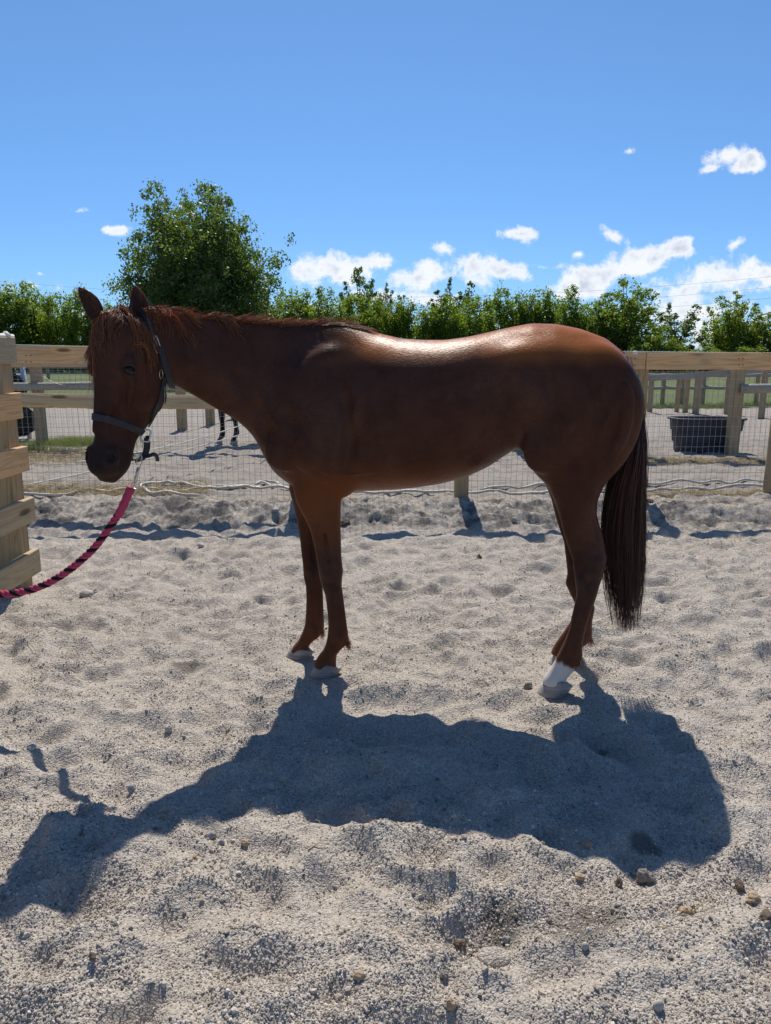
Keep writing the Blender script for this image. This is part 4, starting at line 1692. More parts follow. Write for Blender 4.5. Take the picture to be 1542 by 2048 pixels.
def lock(root_px, tip_px, n, spread, r, g, lift=.006, K=9, fan=(10, 6), droop=0.0, flyaway=.004, depth=0.0, curl=0):
    """A lock of hair lying on the skin from around root_px to around tip_px (both traced outline points)."""
    A = []
    for _ in range(n):
        ax = root_px[0] + g.normal(0, spread[0])
        ay = root_px[1] + g.normal(0, spread[1])
        bx = tip_px[0] + g.normal(0, fan[0])
        by = tip_px[1] + g.normal(0, fan[1])
        pa, na = hit(ax, ay, .002)
        pb, nb = hit(bx, by, .004)
        A.append((pa, na, pb, nb))
    paths = np.zeros((n, K, 3))
    for i, (pa, na, pb, nb) in enumerate(A):
        off = g.random() * lift + .002
        ph = g.normal(0, flyaway, 3)
        for k in range(K):
            f = k / (K - 1)
            p = pa * (1 - f) + pb * f
            q = np.array([p[0], p[1], p[2] + .012 * math.sin(math.pi * f) * (1 + curl)])
            hq = w2h(q)
            v = float(fval(hq))
            if v < off and k > 0:
                gq = dirw(fgrad(hq))
                q = q + gq * (off - v)
            q = q + ph * f * f
            paths[i, k] = q
    return paths


def build_mane():
    g = np.random.default_rng(11)
    sets = []
    # forelock: from between the ears over the forehead, thick, both sides of the face
    for rp, tp, n, sp, fan in [((232, 622), (178, 700), 150, (10, 3), (9, 22)), ((225, 622), (200, 690), 110, (9, 3), (14, 22)), ((240, 620), (215, 668), 70, (8, 3), (12, 14)),
                               ((235, 621), (170, 740), 46, (8, 3), (5, 26)), ((244, 622), (280, 680), 60, (8, 3), (8, 14)), ((250, 622), (300, 715), 70, (7, 3), (6, 20)), ((288, 684), (303, 722), 60, (6, 4), (5, 14))]:
        sets.append(lock(rp, tp, n, sp, .0014, g, fan=fan, lift=.014))
    fp = np.concatenate(sets)
    strands('forelock', fp, .0013, M['hair'], horse, HROOT, .3)
    sets = []
    # two locks fallen to the near side of the neck
    for rp, tp, n, sp, fan in [((318, 618), (352, 664), 90, (12, 3), (16, 10)), ((322, 616), (374, 674), 120, (12, 3), (12, 9)), ((330, 617), (392, 650), 60, (10, 3), (8, 7)),
                               ((424, 632), (455, 652), 50, (8, 2), (9, 7)), ((438, 631), (474, 664), 95, (10, 2), (7, 8)), ((300, 626), (308, 645), 70, (8, 4), (8, 6))]:
        sets.append(lock(rp, tp, n, sp, .0014, g, fan=fan, lift=.018, curl=1.2))
    # short upright mane along the crest, blown to the right in the middle
    N, K = 1500, 7
    px = np.concatenate([g.uniform(300, 470, 500), g.uniform(470, 650, 700), g.uniform(560, 712, 300)])
    up = np.zeros((N, K, 3))
    crest_x = [a for a, b in TOP[::-1]]
    crest_y = [b for a, b in TOP[::-1]]
    for i in range(N):
        x = px[i]
        y = np.interp(x, crest_x, crest_y)
        u, z = iter_un(x, y + 1)
        base = h2w(u, float(vc_of_u(u)) + g.normal(0, .013), z)
        base, nn = snap(base, .000, 6)
        wild = 1.0 if 475 < x < 640 else .35
        L = (.018 + .012 * g.random()) + (.055 * g.random() ** 1.6 if g.random() < .55 * wild else 0)
        lean = np.array([.75 + .35 * g.random() if x > 465 else .15 + .5 * g.random(), g.normal(0, .35) - .1, .85 + g.normal(0, .25)])
        lean /= np.linalg.norm(lean)
        for k in range(K):
            f = k / (K - 1)
            up[i, k] = base + lean * L * f + np.array([.012, 0, -.016]) * f * f * (L / .05)
    strands('mane_crest', up, .0011, M['hair'], horse, HROOT, .3)
    # flat root of the mane near the withers lying back
    N2 = 260
    lay = np.zeros((N2, K, 3))
    for i in range(N2):
        x = g.uniform(640, 722)
        y = np.interp(x, crest_x, crest_y) + 1 + g.random() * 6
        p, nn = hit(x, y, .001)
        for k in range(K):
            f = k / (K - 1)
            q = p + np.array([.075 * f, -.004 * f, -.020 * f * f + .010 * f])
            hq = w2h(q)
            v = float(fval(hq))
            if v < .003:
                q = q + dirw(fgrad(hq)) * (.003 - v)
            lay[i, k] = q
    strands('withers_hair', lay, .0012, M['hair'], horse, HROOT, .3)
    strands('mane_lock', np.concatenate(sets), .0014, M['hair'], horse, HROOT, .3)


build_mane()


def feather(px, py, v, n, mat, L=.035, sp=5):
    g = np.random.default_rng(int(px))
    K = 6
    P = np.zeros((n, K, 3))
    for i in range(n):
        x, y = px + g.normal(0, 2.5), py + g.normal(0, sp)
        u, z = un(x, y, v)
        b = h2w(u, v + g.normal(0, .014), z)
        b, nn = snap(b, -.001, 10)
        d = -np.append(HU, 0) * (.35 + .5 * g.random()) + np.array([0, 0, -.9]) + g.normal(0, .15, 3)
        ll = L * (.5 + g.random() * .8)
        for k in range(K):
            f = k / (K - 1)
            P[i, k] = b + d * ll * f + np.array([0, 0, -.008]) * f * f
    strands('feather', P, .0010, mat, horse, HROOT, .3)


M['legs_hair'] = mat_hair('fetlock_hair', (0.16, 0.065, 0.03), (0.34, 0.16, 0.085), .5, .35)
feather(694, 1284, .098, 80, M['legs_hair'], .026)
feather(646, 1266, -.10, 60, M['legs_hair'], .020)
feather(1162, 1325, .165, 170, M['pale_hair'], .036)
feather(1183, 1280, -.165, 60, M['legs_hair'], .022)
# fine fringe inside the ears
g_ = np.random.default_rng(3)
for (bw, tw), s in zip(EARS, (1, -1)):
    n, K = 70, 5
    P = np.zeros((n, K, 3))
    for i in range(n):
        f0 = .1 + .8 * g_.random()
        c = bw + (tw - bw) * f0 + np.array([g_.choice((-1, 1)) * .026 * (1 - f0 * .75), -.012, 0])
        c, nn = snap(c, 0, 8)
        dd = (tw - bw) * .16 + g_.normal(0, .004, 3) + nn * .006
        for k in range(K):
            P[i, k] = c + dd * k / (K - 1)
    strands('ear_hair', P, .0007, M['hair'], horse, HROOT, .3)
# ------------------------------------------------------------------ fences
def board(name, p, q, hgt, thk, mat, parent, bevel=.004, sag=0.0, seed=0):
    """A sawn board from p to q (centre line); its own X axis runs along the grain."""
    p, q = Vector(p), Vector(q)
    L = (q - p).length
    g = np.random.default_rng(seed + int(L * 100))
    n = max(4, int(L / .35))
    mb = MB()
    V, F = [], []
    b = bevel
    sec = [(-thk / 2, -hgt / 2 + b), (-thk / 2 + b, -hgt / 2), (thk / 2 - b, -hgt / 2), (thk / 2, -hgt / 2 + b), (thk / 2, hgt / 2 - b), (thk / 2 - b, hgt / 2), (-thk / 2 + b, hgt / 2), (-thk / 2, hgt / 2 - b)]
    ph = g.random() * 6
    for i in range(n + 1):
        f = i / n
        dz = -sag * 4 * f * (1 - f) + .003 * math.sin(f * 9 + ph)
        dy = .003 * math.sin(f * 7 + ph * 2)
        ww = 1 + .012 * math.sin(f * 23 + ph)
        for y, z in sec:
            V.append((L * (f - .5), y + dy, z * ww + dz))
    m = len(sec)
    for i in range(n):
        for k in range(m):
            k2 = (k + 1) % m
            F.append((i * m + k, (i + 1) * m + k, (i + 1) * m + k2, i * m + k2))
    F.append(tuple(range(m)))
    F.append(tuple(n * m + k for k in range(m))[::-1])
    mb.add(V, F)
    me = mb.mesh(name)
    d = (q - p).normalized()
    yaw = math.atan2(d.y, d.x)
    pit = -math.asin(d.z)
    o = link_mesh(name, me, mat, parent)
    c = (p + q) / 2
    o.rotation_euler = (0, pit, yaw)
    o.location = c - (parent.location if parent else Vector((0, 0, 0)))
    return o


def post(name, base, top_z, w, mat, parent, lean=(0, 0), rnd=False, yaw=0.0):
    """Post whose own X axis runs up the grain."""
    base = Vector(base)
    h = top_z - base.z + .12
    V, F = [], []
    n = 14 if rnd else 8
    b = w * .09
    sec = [(w / 2 * math.cos(2 * math.pi * k / n), w / 2 * math.sin(2 * math.pi * k / n)) for k in range(n)] if rnd else \
        [(-w / 2, -w / 2 + b), (-w / 2 + b, -w / 2), (w / 2 - b, -w / 2), (w / 2, -w / 2 + b), (w / 2, w / 2 - b), (w / 2 - b, w / 2), (-w / 2 + b, w / 2), (-w / 2, w / 2 - b)]
    lv = [(0, 1), (h * .25, 1.01), (h * .5, .995), (h * .75, 1.005), (h - .008, 1), (h, .94)]
    for x, s in lv:
        for y, z in sec:
            V.append((x, y * s, z * s))
    for i in range(len(lv) - 1):
        for k in range(n):
            k2 = (k + 1) % n
            F.append((i * n + k, i * n + k2, (i + 1) * n + k2, (i + 1) * n + k))
    F.append(tuple(range(n))[::-1])
    F.append(tuple((len(lv) - 1) * n + k for k in range(n)))
    mb = MB()
    mb.add(V, F)
    o = link_mesh(name, mb.mesh(name, rnd), mat, parent)
    z = Vector((lean[0], lean[1], 1)).normalized()
    R = Matrix((z, Vector((math.sin(yaw) * -1, math.cos(yaw), 0)), z.cross(Vector((-math.sin(yaw), math.cos(yaw), 0))))).transposed()
    o.rotation_euler = R.to_euler()
    o.location = base - Vector((0, 0, .12)) - (parent.location if parent else Vector((0, 0, 0)))
    return o


def rel(pts, root):
    return [Vector(p) - root.location for p in pts]


FY = 6.75
# --- fence just behind the horse
f1 = empty('paddock_fence', (0, FY, 0), label='near wood and wire mesh fence running across right behind the chestnut horse', category='fence')


def f1p(px, py, dy=0.0):
    return at_depth(px, py, FY + dy)


for i, (xa, ya, xb, yb) in enumerate([(-420, 703, 566, 715.5), (567.5, 716, 1290, 721.5), (1291.5, 722, 1990, 725)]):
    a, b = f1p(xa, ya), f1p(xb, yb)
    board('rail', a, b, .148, .040, M['board'], f1, seed=i * 3)
board('rail', f1p(-420, 795, .004), f1p(598, 806, .004), .125, .060, M['grey_board'], f1, bevel=.022, seed=9)
pz = 1.41
for px_, py_, w_, ln in [(602, 999, .13, 0), (922, 998, .125, 0), (1262, 1002, .125, .004), (1548, 1008, .19, .012), (-120, 990, .13, 0), (-430, 990, .13, 0), (1900, 1004, .13, 0)]:
    g_ = f1p(px_, py_, .09)
    post('post', (g_[0], FY + .09 + (w_ - .125) / 2, tz(g_[0], FY) - .0), pz - .005 * (px_ > 1000), w_, M['post'], f1, lean=(ln, 0), rnd=(px_ == 1548))


def wire_mesh(root, x0, x1, y, z0, z1, dx, zs, r, name='wire_mesh', wob=.004, seed=1):
    g = np.random.default_rng(seed)
    xs = np.arange(x0, x1, dx)
    V, F = [], []
    base = 0

    def add(P):
        nonlocal base
        P = np.array(P)
        n = len(P)
        T = P[-1] - P[0]
        T /= np.linalg.norm(T)
        A = np.cross(T, [0, 1, 0])
        A /= np.linalg.norm(A)
        B = np.cross(T, A)
        for k in range(3):
            a = 2.094 * k + .5
            V.append(P + (A * math.cos(a) + B * math.sin(a)) * r)
        idx = np.arange(3 * n).reshape(3, n) + base
        for k in range(3):
            k2 = (k + 1) % 3
            F.append(np.stack([idx[k, :-1], idx[k, 1:], idx[k2, 1:], idx[k2, :-1]], 1))
        base += 3 * n
    bulge = lambda x, z: wob * 3 * math.sin(x * 2.3) * math.sin(z * 3)
    for x in xs:
        j = g.normal(0, .002)
        add([(x + j + wob * math.sin(z * 7 + x * 3) - root.location.x, y + bulge(x, z) - root.location.y, z) for z in np.linspace(z0, z1, 7)])
    for z in zs:
        ph = g.random() * 6
        add([(x - root.location.x, y + bulge(x, z) - .002 - root.location.y, z + .004 * math.sin(x * 1.9 + ph) + .0015 * math.sin(x * 17 + ph)) for x in np.linspace(x0, x1, 120)])
    me = np_mesh(name, np.concatenate(V), np.concatenate(F), False)
    return link_mesh(name, me, M['wire'], root, kind='stuff')


wire_mesh(f1, -5.2, 5.2, FY + .032, .085, 1.33, .0508, [.10, .16, .225, .29, .365, .44, .52, .60, .69, .78, .87, .96, 1.05, 1.13, 1.20, 1.27, 1.325], .0016)


def twisted(root, path, r, mats, name='electric_rope', turns=60, n=3, per=6, seg=None):
    """n strands laid round a path; every strand is its own part."""
    P = np.array(path, float)
    L = np.concatenate([[0], np.cumsum(np.linalg.norm(np.diff(P, axis=0), axis=1))])
    k = seg or max(40, int(turns * per))
    s = np.linspace(0, L[-1], k)
    C = np.stack([np.interp(s, L, P[:, i]) for i in range(3)], 1)
    T = np.gradient(C, axis=0)
    T /= np.linalg.norm(T, axis=1, keepdims=True)
    A = np.cross(T, [0.05, 1, 0.02])
    A /= np.linalg.norm(A, axis=1, keepdims=True)
    B = np.cross(T, A)
    outs = []
    for j in range(n):
        a = 2 * math.pi * (turns * s / L[-1] + j / n)
        Q = C + (A * np.cos(a)[:, None] + B * np.sin(a)[:, None]) * r * .52
        mb = MB()
        mb.tube([Vector(q) - root.location for q in Q], r * .56, 6)
        outs.append(mb.build(name, mats[j % len(mats)], root, True))
    return outs


rp = [f1p(x, y, -.005) for x, y in [(-420, 682), (-100, 687), (160, 693), (560, 699), (900, 702), (1262, 703.5), (1540, 706.5), (1990, 712)]]
er = empty('electric_rope', tuple(rp[0]), label='pale twisted electric rope stretched along the top rail of the near fence', category='rope')
twisted(er, rp, .0065, [M['rope_white'], M['rope_twist']], 'strand', turns=190, n=2)
for px_, py_ in [(1270, 706), (1650, 712), (700, 703), (1040, 705)]:
    c = f1p(px_, py_, -.01)
    ins = MB()
    ins.lathe([(.014, -.012), (.024, -.008), (.026, .002), (.020, .014), (.008, .019)], (0, 0, 0), 12)
    link_mesh('insulator', ins.mesh('insulator', True), M['rope_white'], f1, loc=tuple(Vector(c) - f1.location))

# --- second fence, across the lane
f2 = empty('lane_fence', (0, 11.2, 0), label='second wooden fence farther back across the gravel lane with the tub behind it', category='fence')
gl, gr = ground_at(86, 893, .04), ground_at(1463, 912, .04)


def on_f2(px):
    d = pix_dir(px, 900)
    # intersection of the sight line with the fence line
    a, b = gl[:2], gr[:2]
    n = np.array([-(b - a)[1], (b - a)[0]])
    t = np.dot(a, n) / np.dot(d[:2], n)
    return d[:2] * t


for px_, w_ in [(-330, .15), (-130, .15), (86, .145), (560, .14), (800, .14), (1035, .14), (1272, .14), (1463, .150), (1700, .15), (1950, .15)]:
    x, y = on_f2(px_)
    post('post', (x, y, tz(x, y)), 1.36, w_, M['post'], f2, rnd=False)


def f2z(px, z, off=-.12):
    x, y = on_f2(px)
    return (x, y + off, z)


for a, b, s in [(-420, 560, 1), (562, 1270, 2), (1272, 2000, 3)]:
    board('rail', f2z(a, 1.345), f2z(b, 1.355), .145, .04, M['board'], f2, seed=s)
for a, b in [(-420, 560), (1463, 2000)]:
    mb = MB()
    pa, pb = Vector(f2z(a, .985)), Vector(f2z(b, .985))
    g_ = np.random.default_rng(4)
    path = [pa.lerp(pb, t) + Vector((0, 0, .012 * math.sin(t * 11))) for t in np.linspace(0, 1, 24)]
    mb.tube(rel(path, f2), [.062 + .004 * math.sin(i * 1.3) for i in range(24)], 12)
    mb.build('round_rail', M['old_rail'], f2, True)
# wire on the second fence, coarser
wire_mesh(f2, -6.5, 9.5, 11.1, .06, 1.25, .0762, [.08, .2, .33, .46, .6, .74, .88, 1.02, 1.16], .0014, seed=5)
# sagging white tape on its left part
tape = empty('electric_tape', f2z(60, 1.2, -.2), label='white electric tape sagging in front of the round rail at the far left', category='tape')
tp = [at_depth(x, y, 11.6) for x, y in [(70, 748), (88, 754), (104, 763), (124, 770), (150, 773), (180, 774), (230, 770), (300, 760)]]
mb = MB()
mb.tube(rel([tuple(p) for p in catmull(tp, 5)], tape), .014, 6, flat=.25)
mb.build('tape', M['rope_white'], tape, True)

# slack cords slanting across the lane
for k, (pa, pb, lab) in enumerate([((40, 972, 6.95), (600, 832, 10.8), 'thin white cord slanting across the lane, the lower of the two behind the horse head'),
                                   ((150, 925, 7.2), (560, 820, 10.8), 'thin white cord slanting across the lane, the upper of the two behind the horse head')]):
    a, b = at_depth(*pa), at_depth(*pb)
    a[2] = max(a[2], tz(a[0], a[1]) + .02)
    c_ = empty('white_cord', tuple(a), label=lab, category='cord')
    mb = MB()
    mb.tube(rel([tuple(a * (1 - t) + b * t - np.array([0, 0, .10 * 4 * t * (1 - t) * (.6 + k * .3)])) for t in np.linspace(0, 1, 30)], c_), .0065, 6)
    mb.build('cord', M['rope_white'], c_, True)


# hoses lying along the foot of the near fence
def hose(pts, r, lab, mat='rope_white'):
    P = []
    for p in catmull([ground_at(x, y, .1) for x, y in pts], 8):
        P.append((p[0], p[1], float(terrain(np.array([p[0]]), np.array([p[1]]), False)[0]) + r * .8 + .022))
    root = empty('hose', P[0], label=lab, category='hose')
    mb = MB()
    mb.tube(rel(P, root), r, 8)
    return mb.build('hose_pipe', M[mat], root, True)


M['hose'] = mat_simple('hose_pvc', (0.56, 0.51, 0.43), .55, 0, .15, 12)
hose([(520, 979), (470, 979), (430, 975), (390, 971.5), (340, 971), (300, 976), (281, 983), (300, 988), (350, 992), (420, 994)], .015, 'looped beige hose on the ground between horse head and chest', 'hose')
hose([(-200, 992), (60, 990), (240, 987), (400, 982), (540, 980), (700, 988.5), (830, 988), (1000, 987), (1160, 986), (1300, 985.5), (1420, 984), (1542, 982), (1700, 981)], .013, 'long beige hose lying straight along the foot of the near fence', 'hose')
hose([(640, 980), (580, 982), (535, 975), (512, 970), (530, 967), (552, 968), (556, 972)], .012, 'short curled end of beige hose beside the horse chest', 'hose')
hose([(960, 984), (1060, 981), (1160, 977), (1290, 971.5), (1400, 969), (1480, 966.5), (1542, 963), (1650, 960)], .012, 'beige hose on the gravel lane, the farther one behind the horse tail', 'hose')

# --- board fence running towards the camera at the far left
f0 = empty('gate_fence', (-2.2, 4.36, 0), label='board fence at the left edge of the picture running towards the camera', category='fence')
post('post', (-2.235, 4.355, tz(-2.235, 4.355) - .01), 1.475, .150, M['post'], f0)
post('post', (-2.405, 4.335, tz(-2.405, 4.335) - .01), 1.40, .150, M['post'], f0)
post('post', (-2.235, 1.9, 0), 1.45, .14, M['post'], f0)
for k, (z, xo, yo) in enumerate([(1.412, .0, .0), (1.100, .003, .02), (.793, .004, .06), (.482, .0, .10), (.158, .002, .12)]):
    board('board', (-2.139 + xo, 4.40 + yo * .5, z), (-2.135 + xo, .6, z - .012 + .02 * (k % 2)), .147, .038, M['board'] if k in (1, 2) else M['grey_board'], f0, seed=20 + k)
for z in (1.412, 1.100, .793, .482, .158):
    for dz in (-.035, .035):
        for yy in (4.335, 4.375):
            m = MB()
            m.tube([(-2.119 + .0 - f0.location.x, yy + .02 * dz * 10 - f0.location.y, z + dz), (-2.113 - f0.location.x, yy + .02 * dz * 10 - f0.location.y, z + dz)], .0045, 6)
            m.build('nail', M['wire'], f0)
for px_ in (52, 62, 922, 930, 1262, 1270, 1478, 1486):
    for py_ in (711, 724):
        c = f1p(px_, py_ + (px_ > 800) * 6, -.021)
        m = MB()
        m.tube([Vector(c) - f1.location, Vector(c) - f1.location + Vector((0, -.003, 0))], .0055, 6)
        m.build('nail', M['nail'] if 'nail' in M else M.setdefault('nail', mat_simple('rusty_nail', (0.07, 0.05, 0.04), .8, 0, .2, 50)), f1)
rp0 = [(-2.139, 4.42, 1.497), (-2.13, 3.0, 1.495), (-2.13, .6, 1.49)]
mb = MB()
mb.tube(rel(rp0, f0), .010, 8)
mb.build('top_rope', M['rope_white'], f0, True)
ins = MB()
ins.lathe([(.016, -.012), (.026, -.006), (.026, .006), (.016, .014), (.008, .024)], (0, 0, 0), 12)
link_mesh('insulator', ins.mesh('insulator', True), M['rope_white'], f0, loc=tuple(Vector((-2.139, 4.34, 1.497)) - f0.location))


# --- metal gate with hay nets behind the left posts
gate = empty('metal_gate', tuple(ground_at(50, 881, .04)), label='grey tube gate hung with black hay nets at the far left', category='gate')
gy = gate.location.y


def gp(px, py, dy=0.0):
    return Vector(at_depth(px, py, gy + dy)) - gate.location


mb = MB()
mb.tube([gp(60, 883), gp(52, 800), gp(44, 728)], .040, 10)
mb.build('gate_stile', M['gate'], gate, True)
for py in (751, 822, 853, 879):
    mb = MB()
    mb.tube([gp(60 - (883 - py) * .1, py), gp(-160, py - 1)], .026, 10)
    mb.build('gate_bar', M['gate'], gate, True)
mb = MB()
mb.tube([gp(41, 740), gp(50, 735), gp(56, 728)], .014, 6)
mb.build('latch', M['gate'], gate, True)


def haynet(px, py, rx, rz, ry, lab):
    c = at_depth(px, py, gy - .16)
    root = empty('hay_net', tuple(c), label=lab, category='hay net')
    g = np.random.default_rng(int(px))
    nu, nv = 20, 14
    V, F = [], []
    for i in range(nv + 1):
        th = math.pi * i / nv
        for j in range(nu):
            ph = 2 * math.pi * j / nu
            k = 1 + .10 * math.sin(3 * ph + i) + .06 * g.normal()
            V.append((rx * k * math.sin(th) * math.cos(ph), ry * k * math.sin(th) * math.sin(ph), rz * math.cos(th) * (1 + .04 * g.normal())))
    for i in range(nv):
        for j in range(nu):
            j2 = (j + 1) % nu
            F.append((i * nu + j, (i + 1) * nu + j, (i + 1) * nu + j2, i * nu + j2))
    m = MB()
    m.add([(v[0] * .86, v[1] * .86, v[2] * .9) for v in V], F)
    m.build('hay', M['hay'], root, False)
    m = MB()
    for j in range(nu):
        for sgn in (1, -1):
            path = []
            for i in range(nv + 1):
                a = (j + sgn * i * .75) % nu
                j0, fr = int(a) % nu, a - int(a)
                p0, p1 = Vector(V[i * nu + j0]), Vector(V[i * nu + (j0 + 1) % nu])
                path.append(p0.lerp(p1, fr) * 1.02)
            m.tube(path, .011, 4, caps=False)
    m.build('net', M['blacknet'], root, False)
    m = MB()
    m.tube([(0, 0, rz * .95), (.02, .02, rz + .07)], .012, 5)
    m.build('cord', M['blacknet'], root)


haynet(18, 776, .27, .24, .13, 'black hay net hanging from the top bar of the grey gate')
haynet(38, 842, .30, .24, .14, 'black hay net hanging low on the grey gate')


# --- far pens on the right
f3 = empty('pen_fence', tuple(ground_at(1400, 828, .04)), label='low wooden pen fence with round posts beyond the black tub on the right', category='fence')
tops = []
for px_, by, tx, ty, w_ in [(1299, 825, 1304, 753, .14), (1353, 824, 1357, 757, .12), (1370, 826, 1374, 749, .14), (1391, 827, 1396, 747, .17), (1453, 827, 1458, 741, .15), (1522, 838, 1530, 735, .15), (1600, 845, 1600, 735, .15), (1240, 823, 1243, 753, .14)]:
    b_ = ground_at(px_, by, .04)
    t_ = at_depth(tx, ty, b_[1])
    post('post', tuple(b_), t_[2], w_, M['post'], f3, rnd=True)
    tops.append((px_, t_))
tops.sort(key=lambda q: q[0])
keep = [t for p, t in tops if p in (1240, 1299, 1391, 1453, 1522, 1600)]
for i in range(len(keep) - 1):
    board('rail', keep[i] + np.array([-.05, -.11, -.04]), keep[i + 1] + np.array([.05, -.11, -.04]), .15, .04, M['old_rail'], f3, seed=40 + i)
f4 = empty('far_pen_fence', tuple(ground_at(1404, 814, .04)), label='farther pen fence with thin pale rails, standing on the grass behind the round posts', category='fence')
prev = None
for px_ in (1250, 1288, 1324, 1362, 1404, 1462, 1511, 1580, 1650):
    b_ = ground_at(px_, 813, .06)
    b_[2] += .08
    post('post', tuple(b_), 1.03, .13, M['post'], f4, rnd=True)
    if prev is not None:
        for z in (.98, .62):
            m = MB()
            m.tube(rel([(prev[0], prev[1] - .09, z), ((prev[0] + b_[0]) / 2, b_[1] - .09, z - .02), (b_[0], b_[1] - .09, z)], f4), .05, 8)
            m.build('round_rail', M['old_rail'], f4, True)
    prev = b_
f5 = empty('left_pen_fence', tuple(ground_at(365, 861, .04)), label='two weathered pen posts seen under the horse neck behind the lane', category='fence')
pr = None
for px_, by in [(365, 861), (421, 848), (470, 838), (520, 832)]:
    b_ = ground_at(px_, by, .04)
    post('post', tuple(b_), 1.05, .17, M['post'], f5, rnd=False)
    if pr is not None:
        board('rail', (pr[0], pr[1] - .12, .96), (b_[0], b_[1] - .12, .96), .14, .04, M['old_rail'], f5, seed=60)
    pr = b_
# very far field fence on the left
f6 = empty('field_fence', (-24, 52, .2), label='distant pale field fence across the green meadow on the left', category='fence')
for x in np.arange(-40, 22, 3.4):
    m = MB()
    m.box(tuple(Vector((x, 52, .6)) - f6.location), (.16, .16, 1.05))
    m.build('post', M['post'], f6)
for z in (.98, .6):
    m = MB()
    m.box(tuple(Vector((-9, 51.86, z)) - f6.location), (62, .05, .12))
    m.build('rail', M['old_rail'], f6)

# --- water tub
tb = ground_at(1452, 917, .04)
tub = empty('stock_tub', (tb[0], on_f2(1463)[1] + .46, .02), label='black ribbed oval water tub standing on the gravel behind the second fence', category='tub')


def tub_mesh():
    m = MB()
    n = 72
    prof_out = [(.415, 0, 1), (.425, .17, 1), (.450, .18, 1), (.462, .34, 1), (.482, .35, 1), (.497, .50, 0), (.530, .505, 0), (.535, .53, 0), (.510, .535, 0)]
    prof_in = [(.480, .52, 0), (.40, .03, 0)]
    V, F = [], []
    for r, z, rib in prof_out + prof_in:
        for k in range(n):
            a = 2 * math.pi * k / n
            ca_, sa_ = math.cos(a), math.sin(a)
            e = .55
            x = r * math.copysign(abs(ca_) ** e, ca_)
            y = (r * .62) * math.copysign(abs(sa_) ** e, sa_)
            s = 1 - (.022 if (k // 2) % 2 and rib else 0)
            V.append((x * s, y * s, z))
    rows = len(prof_out + prof_in)
    for i in range(rows - 1):
        for k in range(n):
            k2 = (k + 1) % n
            F.append((i * n + k, i * n + k2, (i + 1) * n + k2, (i + 1) * n + k))
    F.append(tuple((rows - 1) * n + k for k in range(n)))
    m.add(V, F)
    return m


tub_mesh().build('tub_wall', M['tub'], tub)
m = MB()
m.lathe([(.43, .40), (.428, .404)], (0, 0, 0), 40, 1, .60)
mw, ww = new_mat('water')
bb = principled(ww, (0.02, 0.03, 0.03), .04, 0, .5)
finish(ww, bb.outputs[0])
m.build('water', mw, tub, True)

# --- dark horse standing in the lane, mostly hidden
bg = ground_at(452, 888, .04)
h2 = empty('dark_horse', (0, 0, 0), label='dark horse with black legs standing in the lane, mostly hidden behind the chestnut horse', category='horse')
b2 = link_mesh('body', me_body, None, h2)
b2.material_slots[0].link = 'OBJECT'
b2.material_slots[0].material = M['dark_coat']
for o in [c for c in horse.children if c.name.split('.')[0] in ('hoof', 'tail', 'mane_crest')]:
    c = o.copy()
    COL.objects.link(c)
    c.parent = h2
    if c.name.startswith(('tail', 'mane')):
        c.material_slots[0].link = 'OBJECT'
        c.material_slots[0].material = M['dark_hair']
# it faces half left; its forefeet stand where the photo shows them
yaw2 = math.radians(46)
h2.rotation_euler = (0, 0, yaw2)
fore = Vector(((HOOVES['near_fore'][0] + HOOVES['far_fore'][0]) / 2 - HROOT[0], (HOOVES['near_fore'][1] + HOOVES['far_fore'][1]) / 2 - HROOT[1], 0))
hv = Matrix.Rotation(yaw2, 3, 'Z') @ fore
h2.location = (bg[0] - hv.x, bg[1] - hv.y, tz(bg[0], bg[1]) - .005)
# ------------------------------------------------------------------ trees
def leaf_cloud(centers, radii, per, size, g, squash=1.0, vert=0.0):
    """Rhombic leaf faces scattered through clumps. returns verts, faces"""
    n = len(centers)
    C = np.repeat(centers, per, 0)
    R = np.repeat(radii, per, 0)
    N = len(C)
    d = g.normal(0, 1, (N, 3))
    d /= np.linalg.norm(d, axis=1, keepdims=True)
    rr = g.random(N) ** .45
    P = C + d * R[:, None] * rr[:, None] * np.array([1, 1, squash])
    a = g.normal(0, 1, (N, 3)) + d * .8
    a /= np.linalg.norm(a, axis=1, keepdims=True)
    up = g.normal(0, .5, (N, 3)) + np.array([0, 0, vert])
    b = np.cross(a, up)
    b /= np.linalg.norm(b, axis=1, keepdims=True) + 1e-9
    c = np.cross(a, b)
    s = size * g.uniform(.6, 1.25, N)[:, None]
    V = np.stack([P - b * s * .5, P + c * s * .32, P + b * s * .5, P - c * s * .32], 1).reshape(-1, 3)
    F = np.arange(4 * N).reshape(N, 4)
    return V, F


